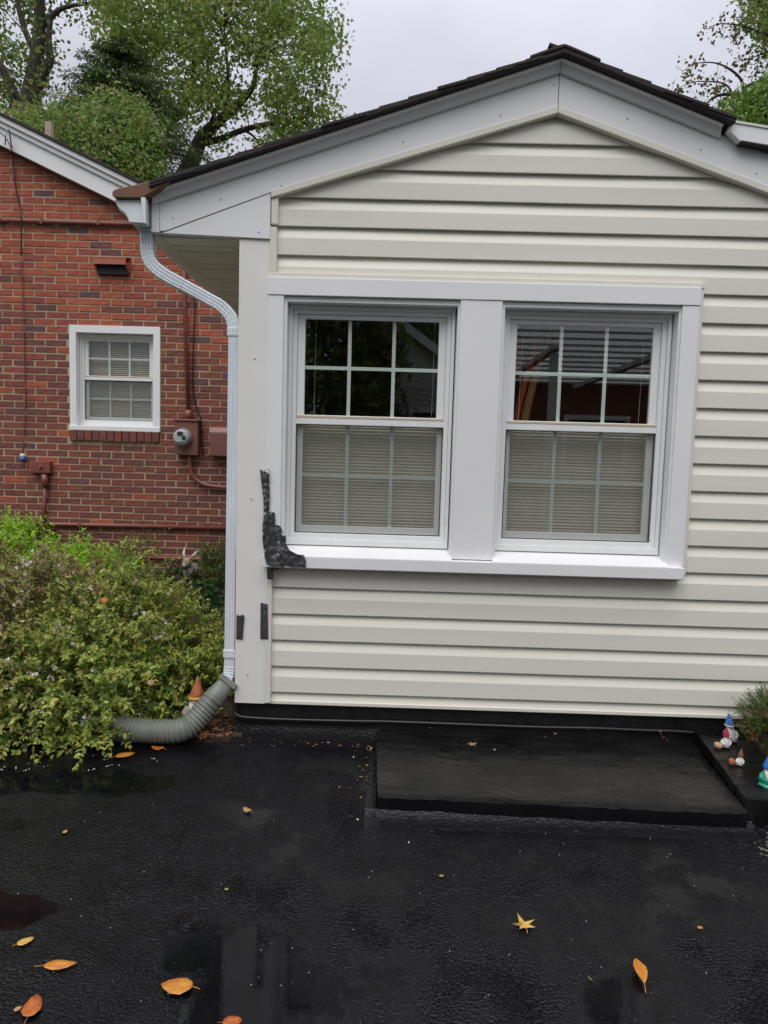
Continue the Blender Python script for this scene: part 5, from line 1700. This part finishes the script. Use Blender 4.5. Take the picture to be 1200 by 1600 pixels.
def fir(name, label, Y, tip, foot, wmax, seed):
    """drooping tiers of flat sprays around a straight trunk"""
    r_ = np.random.default_rng(seed)
    a, b_ = at(*tip, Y), at(*foot, Y)
    t = thing(name, label, 'tree', (b_.x, b_.y, -.05), TG)
    H = a.z - b_.z
    C_, D_, N_, L_ = [], [], [], []
    mb = MB(); mb.tube([Vector((b_.x, b_.y, -.1)), b_, a], lambda k: (.17, .12, .012)[k], 8)
    for k in range(120):
        q = k / 120
        z = b_.z + H * q
        az = r_.uniform(0, 2 * np.pi)
        ln_ = wmax * (1 - q) ** .75 * r_.uniform(.65, 1.15) + .12
        d = np.array([math.cos(az), math.sin(az), .16])
        p = np.array([b_.x + (a.x - b_.x) * q, b_.y, z]); path = [p.copy()]
        st = 16
        for j in range(st):
            d = d + np.array([0, 0, -.030])
            d = d / np.linalg.norm(d)
            p = p + d * ln_ / st; path.append(p.copy())
            sd_ = np.cross(d, [0, 0, 1.0]); sd_ /= np.linalg.norm(sd_)
            tl = .30 * ln_ * (1 - j / st) ** .6 + .06
            for s in (1, -1):
                tp = p.copy(); td_ = sd_ * s + d * .8 + r_.normal(size=3) * .12
                td_ /= np.linalg.norm(td_)
                m_ = max(3, int(tl / .045))
                for e in range(m_):
                    td_ = td_ + np.array([0, 0, -.03]); tp = tp + td_ / np.linalg.norm(td_) * tl / m_
                    for f in range(3):
                        C_.append(tp + r_.normal(size=3) * .012); D_.append(td_ + r_.normal(size=3) * .45 + np.array([0, 0, -.12])); N_.append(np.array([0, 0, 1.0]) + r_.normal(size=3) * .3); L_.append(r_.uniform(.05, .085))
        mb.tube([Vector(x_) for x_ in path[::3]], lambda k_: .022 * (1 - q * .6) * (1 - .17 * k_), 5, caps=False)
    L_ = np.array(L_)
    link_mesh('crown', leaves_mesh('crown', np.array(C_), np.array(D_), np.array(N_), L_, L_ * .26, np.zeros(len(L_), int), [M['firleaf']], 'lance', .1, .1), t)
    mb.build('trunk', M['bark'], t, smooth=True)
    return under(t)


fir('fir_tree', 'dark green fir with drooping tiers between the two broadleaf trees', 12.3, (188, 62), (183, 330), 2.15, 4)

# ------------------------------------------------------------------ figurines


def gnome(name, label, base, h, hat, body, beard, tilt=(0, 0), hatstars=False, extra=None, band=None, base_m=None, face=True):
    t = thing(name, label, 'figurine', tuple(base))
    b = Vector(base)
    def pt(x_, y_, z_): return Vector((b.x + x_ * h + tilt[0] * h * z_, b.y + y_ * h + tilt[1] * h * z_, b.z + z_ * h))
    def ring(prof, sq=(1, 1), off=(0, 0)):
        mb = MB(); seg = 14; vs = []
        for r, z in prof:
            for i in range(seg):
                a = 2 * math.pi * i / seg
                vs.append(pt(r * math.cos(a) * sq[0] + off[0], r * math.sin(a) * sq[1] + off[1], z))
        n_ = len(prof)
        mb.add(vs, [(k * seg + i, k * seg + (i + 1) % seg, (k + 1) * seg + (i + 1) % seg, (k + 1) * seg + i) for k in range(n_ - 1) for i in range(seg)] + [tuple(range(seg - 1, -1, -1)), tuple(range((n_ - 1) * seg, n_ * seg))])
        return mb
    if base_m: ring([(.26, 0), (.28, .03), (.24, .07)], (1.15, .9)).build('stand', M[base_m], t, auto=40)
    ring([(.17, .05), (.215, .12), (.20, .26), (.15, .38), (.10, .44)]).build('body', M[body], t, auto=50)
    for s in (-1, 1):
        mb = MB(); mb.ball(pt(s * .09, -.12, .06), .075 * h, 10, 6, 0, (1, 1.5, .7)); mb.build('boot', M['dark'], t, smooth=True)
        mb = MB(); mb.tube([pt(s * .16, 0, .36), pt(s * .22, -.06, .26), pt(s * .12, -.17, .22)], lambda k: h * (.06, .055, .045)[k], 8); mb.ball(pt(s * .10, -.185, .215), .04 * h, 8, 6); mb.build('arm', M[body], t, smooth=True)
    mb = MB(); mb.ball(pt(0, -.02, .50), .115 * h, 12, 9); mb.build('head', M['skin'], t, smooth=True)
    mb = MB(); mb.ball(pt(0, -.14, .505), .03 * h, 8, 6); mb.build('nose', M['skin'], t, smooth=True)
    mb = MB()
    for s in (-1, 1): mb.ball(pt(s * .045, -.122, .54), .012 * h, 6, 5)
    mb.build('eyes', M['dark'], t)
    mb = MB()
    vs = []
    for r, z, yo in ((.12, .50, -.05), (.13, .43, -.08), (.11, .34, -.13), (.075, .25, -.17), (.01, .16, -.19)):
        for i in range(10):
            a = 2 * math.pi * i / 10
            vs.append(pt(r * math.cos(a), yo + r * .55 * math.sin(a), z))
    mb.add(vs, [(k * 10 + i, (k + 1) * 10 + i, (k + 1) * 10 + (i + 1) % 10, k * 10 + (i + 1) % 10) for k in range(4) for i in range(10)]); mb.build('beard', M[beard], t, smooth=True)
    ring([(.145, .555), (.15, .58), (.125, .68), (.085, .80), (.04, .92), (.006, 1.0)]).build('hat', M[hat], t, smooth=True)
    if band: ring([(.152, .545), (.165, .56), (.158, .60)]).build('hat_band', M[band], t, smooth=True)
    if hatstars:
        mb = MB()
        for (a, z) in ((-1.9, .64), (-1.2, .66), (-1.55, .74), (-2.0, .80), (-1.25, .80), (-.7, .72), (-2.5, .70), (-1.6, .88), (-.5, .62), (-2.8, .62)):
            r = .150 * (1 - (z - .57) / .46) + .012
            c = pt(r * math.cos(a), r * math.sin(a), z)
            nrm = Vector((math.cos(a), math.sin(a), .35)).normalized(); s1 = nrm.cross(Vector((0, 0, 1))).normalized(); s2 = s1.cross(nrm)
            vs = [c + nrm * .002] + [c + (s1 * math.sin(q * math.pi / 5) + s2 * math.cos(q * math.pi / 5)) * h * (.026 if q % 2 == 0 else .011) for q in range(10)]
            mb.add(vs, [(0, 1 + q, 1 + (q + 1) % 10) for q in range(10)])
        mb.build('stars', M['white'], t)
    if extra: extra(t, pt, h)
    return under(t)


def ex1(t, pt, h):
    mb = MB(); mb.lathe([(.012, 0), (.018, .006), (.020, .016), (.017, .022)], pt(-.36, -.08, 0), 12); mb.build('basket', M['skin'], t, auto=40)


p0 = on(1133, 1168, .098)
gnome('gnome', 'small white gnome in a pink-red hat with a tan basket, next to the wall', (p0.x, p0.y, .098), .098, 'pink', 'white', 'white', extra=ex1)
p0 = on(1147, 1163, .098)
gnome('gnome', 'gnome with a tall blue hat with white stars behind the pink-hatted gnome', (p0.x, p0.y + .03, .098), .138, 'blue', 'white', 'white', (-.14, 0), True, band='white')
p0 = on(1154, 1196, .102)


def ex2(t, pt, h):
    mb = MB(); mb.ball(pt(-.40, .05, .18), .013, 10, 7, 0, (1, 1, 1.3)); mb.build('clay_pot', M['orangeclay'], t, smooth=True)


gnome('gnome', 'little white figurine with a brown cap, middle one of the gnome row', (p0.x, p0.y, .102), .075, 'brownclay', 'white', 'white', (.12, 0), extra=ex2)
p0 = on(1191, 1226, .105)


def ex3(t, pt, h):
    mb = MB(); mb.tube([pt(-.30, -.12, .10), pt(-.1, -.24, .03), pt(.16, -.24, .05), pt(.34, -.14, .14)], lambda k: h * (.04, .07, .07, .03)[k], 8); mb.build('green_log', M['green'], t, smooth=True)


gnome('gnome', 'blue-capped gnome in green leaning over a green log at the right edge', (p0.x + .012, p0.y, .105), .128, 'blue', 'green', 'white', (.06, 0), extra=ex3)
gnome('gnome', 'weathered gnome with a faded orange hat half hidden behind the drain hose', (-.958, 3.235, .02), .245, 'orangeclay', 'stone', 'stonepale', (.06, 0), band='yellowclay')

# rabbit statue by the brick wall
rab = thing('rabbit_statue', 'grey stone rabbit statue with upright pale ears by the brick wall', 'statue', (-1.86, 6.15, .17))
zb = .17
mb = MB(); mb.ball((-1.85, 6.17, zb + .085), .085, 16, 10, 0, (.9, 1.25, 1.05)); mb.ball((-1.86, 6.07, zb + .105), .06, 14, 9, 0, (.9, .9, 1.2)); mb.build('body', M['stone'], rab, smooth=True)
mb = MB(); mb.ball((-1.87, 6.04, zb + .195), .048, 14, 10, 0, (.9, 1.2, 1)); mb.ball((-1.875, 5.985, zb + .18), .024, 10, 7, 0, (1, 1, .9)); mb.build('head', M['stone'], rab, smooth=True)
for (s, tipx, tipy) in ((-1, -.012, .03), (1, .075, .0)):
    mb = MB(); mb.tube([(-1.87 + s * .02, 6.06, zb + .23), (-1.87 + s * .03 + tipx * .5, 6.065, zb + .275), (-1.87 + s * .03 + tipx, 6.08 + tipy, zb + .33)], lambda k: (.011, .013, .003)[k], 8); mb.build('ear', M['stonepale'], rab, smooth=True)
mb = MB()
for s in (-1, 1): mb.ball((-1.868 + s * .032, 6.005, zb + .205), .008, 8, 6)
mb.build('eyes', M['dark'], rab)
mb = MB()
for s in (-1, 1): mb.ball((-1.86 + s * .045, 6.0, zb + .02), .03, 10, 7, 0, (.8, 1.6, .7))
mb.build('feet', M['stone'], rab, smooth=True)
under(rab)

# ------------------------------------------------------------------ fallen leaves
OV = [(0, 0), (.10, .16), (.30, .30), (.52, .31), (.74, .20), (.90, .08), (1.0, 0), (.90, -.08), (.74, -.20), (.52, -.30), (.30, -.28), (.10, -.15)]
ST = [(0, .0), (.10, .06), (-.05, .34), (.20, .18), (.36, .52), (.44, .16), (1.0, .06), (.48, -.10), (.48, -.55), (.26, -.20), (-.02, -.40), (.08, -.06)]
OB = [(0, 0), (.06, .20), (.30, .38), (.60, .36), (.86, .20), (1.0, 0), (.84, -.22), (.56, -.36), (.28, -.36), (.05, -.20)]


def fallen(px_, py_, lpx, ang, shape, m_, label, z=0.0, curl=.25, wide=1.0, name='fallen_leaf', stem=True, fold=.12, dist=None):
    """one fallen leaf; lpx its length in photo pixels, ang its heading on the ground"""
    c = on(px_, py_, z + .004)
    dist = dist or (c - CAM).length
    L_ = lpx * dist / F_PX * .86
    mb = MB()
    ca, sa = 1.0, 0.0
    def P3(a, b_, up):
        a = (a - .5) * L_; b_ = b_ * L_ * wide
        return (ca * a - sa * b_, sa * a + ca * b_, up)
    n_ = len(shape)
    vs = []
    for (a, b_) in shape:                     # outer rim, raised edges curl upward
        vs.append(P3(a, b_, .001 + L_ * (curl * (a - .45) ** 2 + fold * abs(b_) * 1.2 + .035 * noise.noise((a * 4, b_ * 4, px_)))))
    inner = []
    for (a, b_) in shape:
        a2, b2 = .48 + (a - .48) * .5, b_ * .45
        inner.append(P3(a2, b2, .0015 + L_ * (curl * (a2 - .45) ** 2 * .8 + fold * abs(b2) * .7)))
    vs += inner
    vs.append(P3(.48, 0, .001))
    fs = [(i, (i + 1) % n_, n_ + (i + 1) % n_, n_ + i) for i in range(n_)] + [(n_ + i, n_ + (i + 1) % n_, 2 * n_) for i in range(n_)]
    fs = [f[::-1] for f in fs]
    mb.add(vs, fs)
    if stem:
        s0, s1, s2 = Vector(P3(.0, 0, .002 + L_ * curl * .2)), Vector(P3(-.14, .02, .004)), Vector(P3(-.25, .05, .003))
        mb.tube([s0, s1, s2], L_ * .012, 4)
    o = mb.build(name, M[m_], smooth=True)
    o.location = c
    o.rotation_euler = (0, 0, math.radians(ang))
    so = o.modifiers.new('thickness', 'SOLIDIFY'); so.thickness = .0008; so.offset = 0
    return tag(o, label, 'leaf', 'fallen leaves on the wet asphalt')


fallen(94, 1510, 46, 8, OV, 'fall_orange', 'slim orange leaf with a serrated edge lying left of the broad orange leaf', wide=.62)
fallen(276, 1543, 46, 178, OB, 'fall_orange', 'broad orange leaf lying between the puddle and the bottom edge', wide=.85)
fallen(51, 1575, 36, 100, OB, 'fall_dark', 'deep orange leaf nearest the bottom left corner', wide=.9, curl=.4)
fallen(40, 1472, 22, 40, OB, 'fall_yellow', 'small yellow leaf with a notched edge by the left puddle', wide=.8)
fallen(363, 1598, 28, 10, OB, 'fall_dark', 'orange leaf cut off by the bottom edge of the photo', wide=.9)
fallen(816, 1441, 34, 100, ST, 'fall_yellow', 'yellow star-shaped leaf alone on the asphalt in front of the slab', wide=1.05)
fallen(999, 1523, 46, 86, OV, 'fall_orange', 'curled orange leaf standing on edge at the lower right', wide=.62, curl=.5, fold=.7)
fallen(386, 1267, 15, 150, OB, 'fall_tan', 'small curled tan leaf in the middle of the driveway', curl=.9)
fallen(740, 1163, 16, 20, ST, 'fall_tan', 'tiny tan star-shaped leaf on top of the slab', z=.077, wide=1.05)
fallen(196, 1181, 30, 30, OB, 'fall_orange', 'orange leaf at the foot of the shrub beside the hose end', z=.004, wide=.8)
fallen(246, 1170, 22, 170, OB, 'fall_dark', 'brown-orange leaf tucked under the drain hose', wide=.8, curl=.5)
fallen(336, 1139, 10, 30, OB, 'fall_yellow', 'small yellow leaf on the mulch behind the hose', z=.03, wide=.9)
fallen(690, 1369, 8, 10, OB, 'fall_olive', 'tiny olive leaf scrap left of the yellow star-shaped leaf', stem=False)
fallen(1094, 1450, 8, 0, OB, 'fall_orange', 'tiny orange leaf scrap above the curled orange leaf', stem=False)
fallen(28, 1577, 10, 40, OB, 'fall_tan', 'tiny pale leaf scrap beside the deep orange leaf', stem=False)
fallen(102, 1300, 9, 90, OB, 'fall_tan', 'tiny tan leaf scrap below the flowering shrub', stem=False)
fallen(354, 1390, 7, 0, OB, 'fall_olive', 'tiny yellowish scrap above the puddle', stem=False)
fallen(922, 1530, 10, -60, OV, 'fall_olive', 'thin yellowish sliver left of the curled orange leaf', stem=False, wide=.3)
fallen(1180, 1200, 17, 10, ST, 'fall_tan', 'tan star-shaped leaf under the arborvitae by the gnomes', z=.085)
# leaves caught in the shrub
for (x_, y_, lab) in ((164, 938, 'orange leaf caught in the middle of the flowering shrub'), (236, 1067, 'pale tan leaf resting in the shrub above the hose')):
    o = fallen(x_, y_, 14, 60, OB, 'fall_orange' if x_ < 200 else 'fall_tan', lab, dist=3.1)
    o.location = at(x_, y_, 3.12 if x_ < 200 else 2.93); o.rotation_euler = (math.radians(60), 0, .9); o['group'] = 'leaves caught in the shrub'

# ------------------------------------------------------------------ across the driveway, mirrored in the panes
nb = thing('neighbour_house', 'pale grey sided house across the driveway, mirrored in the left window', 'house', (2, -12, 0))
g = MB(); g.prism([(-1.7, -.05), (1.9, -.05), (1.9, 3.3), (.1, 4.55), (-1.7, 3.3)], -14, -10.0); g.build('wall', M['greysiding'], nb)
for k in range(24):
    g = MB(); z = .2 + k * .125; g.box(-1.72, 1.92, -10.0, -9.975, z, z + .07)
    if z < 3.2: g.build('siding_panel', M['greysiding'], nb)
for s in (-1, 1):
    g = MB(); g.prism([(.1, 4.50), (.1 + s * 2.15, 3.01), (.1 + s * 2.15, 3.21), (.1, 4.75)][::s], -14.2, -9.8); g.build('roof', M['trim'], nb)
g = MB(); g.frame(.35, 1.45, 1.3, 2.6, .09, -9.97, -9.9); g.build('window_frame', M['trim'], nb)
g = MB(); g.box(.45, 1.35, -9.96, -9.94, 1.4, 2.5); g.build('pane', M['dark'], nb)
under(nb)
nb = thing('carport', 'white ribbed metal carport across the driveway, mirrored in the right window', 'carport', (4.2, -4.5, 0))
for k in range(11):
    g = MB(); yy = -2.4 - k * .42
    g.add([(1.5, yy - .40, 3.20 - k * .02), (6.4, yy - .40, 3.20 - k * .02), (6.4, yy, 3.22 - k * .02), (1.5, yy, 3.22 - k * .02)], [(0, 1, 2, 3)]); g.build('roof_panel', M['fibre'], nb)
    g = MB(); g.box(1.5, 6.4, yy - .42, yy - .39, 3.165 - k * .02, 3.195 - k * .02); g.build('purlin', M['steel'], nb)
for xx in (2.1, 3.6, 6.3):
    g = MB(); g.box(xx - .05, xx + .05, -7.0, -2.3, 2.86, 2.93); g.build('beam', M['greysiding'], nb)
for xx, yy in ((2.1, -2.5), (6.3, -2.5), (2.1, -6.8), (6.3, -6.8)):
    g = MB(); g.box(xx - .045, xx + .045, yy - .045, yy + .045, 0, 2.829); g.build('post', M['greysiding'], nb)
under(nb)
nb = thing('brick_bungalow', 'dark red brick bungalow behind the carport, mirrored in the right window', 'house', (8, -10, 0))
g = MB(); g.box(2.3, 13, -13, -7.8, -.05, 3.3); g.build('wall', M['farbrick'], nb)
g = MB(); g.add([(2.0, -7.4, 3.3), (13.3, -7.4, 3.3), (13.3, -10.4, 4.6), (2.0, -10.4, 4.6), (13.3, -13.4, 3.3), (2.0, -13.4, 3.3)], [(0, 1, 2, 3), (3, 2, 4, 5), (0, 3, 5), (1, 4, 2)]); g.build('roof', M['shingle'], nb)
g = MB(); g.frame(3.6, 5.0, 1.2, 2.4, .09, -7.8, -7.74); g.build('window_frame', M['trim'], nb)
g = MB(); g.box(3.7, 4.9, -7.79, -7.77, 1.3, 2.3); g.build('pane', M['dark'], nb)
under(nb)
for (x_, y_, h_, r_, lab) in ((-1.0, -8.4, 8.5, 1.5, 'tall dark evergreen across the driveway, mirrored in the left window'), (-4.6, -10.5, 10, 2.3, 'broad dark evergreen farther left across the driveway'), (.5, -16, 9, 2.2, 'dark evergreen behind the grey neighbour house')):
    t = thing('evergreen_tree', lab, 'tree', (x_, y_, -.05), 'evergreens across the driveway')
    n = 2600
    q = rng.uniform(0, 1, n) ** .8; a = rng.uniform(0, 2 * np.pi, n); rr = r_ * (1 - q) ** .6 * rng.uniform(.5, 1.05, n)
    cl = np.stack([x_ + rr * np.cos(a), y_ + rr * np.sin(a), .3 + q * h_], 1)
    foliage_from(cl, 4, .14, .22, .5, None, 'ovate', 'crown', t, mats=[M['firleaf'], M['oakleaf']])
    g = MB(); g.tube([(x_, y_, -.1), (x_, y_, h_ * .6), (x_, y_, h_)], lambda k: (.2, .1, .02)[k], 8); g.build('trunk', M['bark'], t, smooth=True)
    under(t)
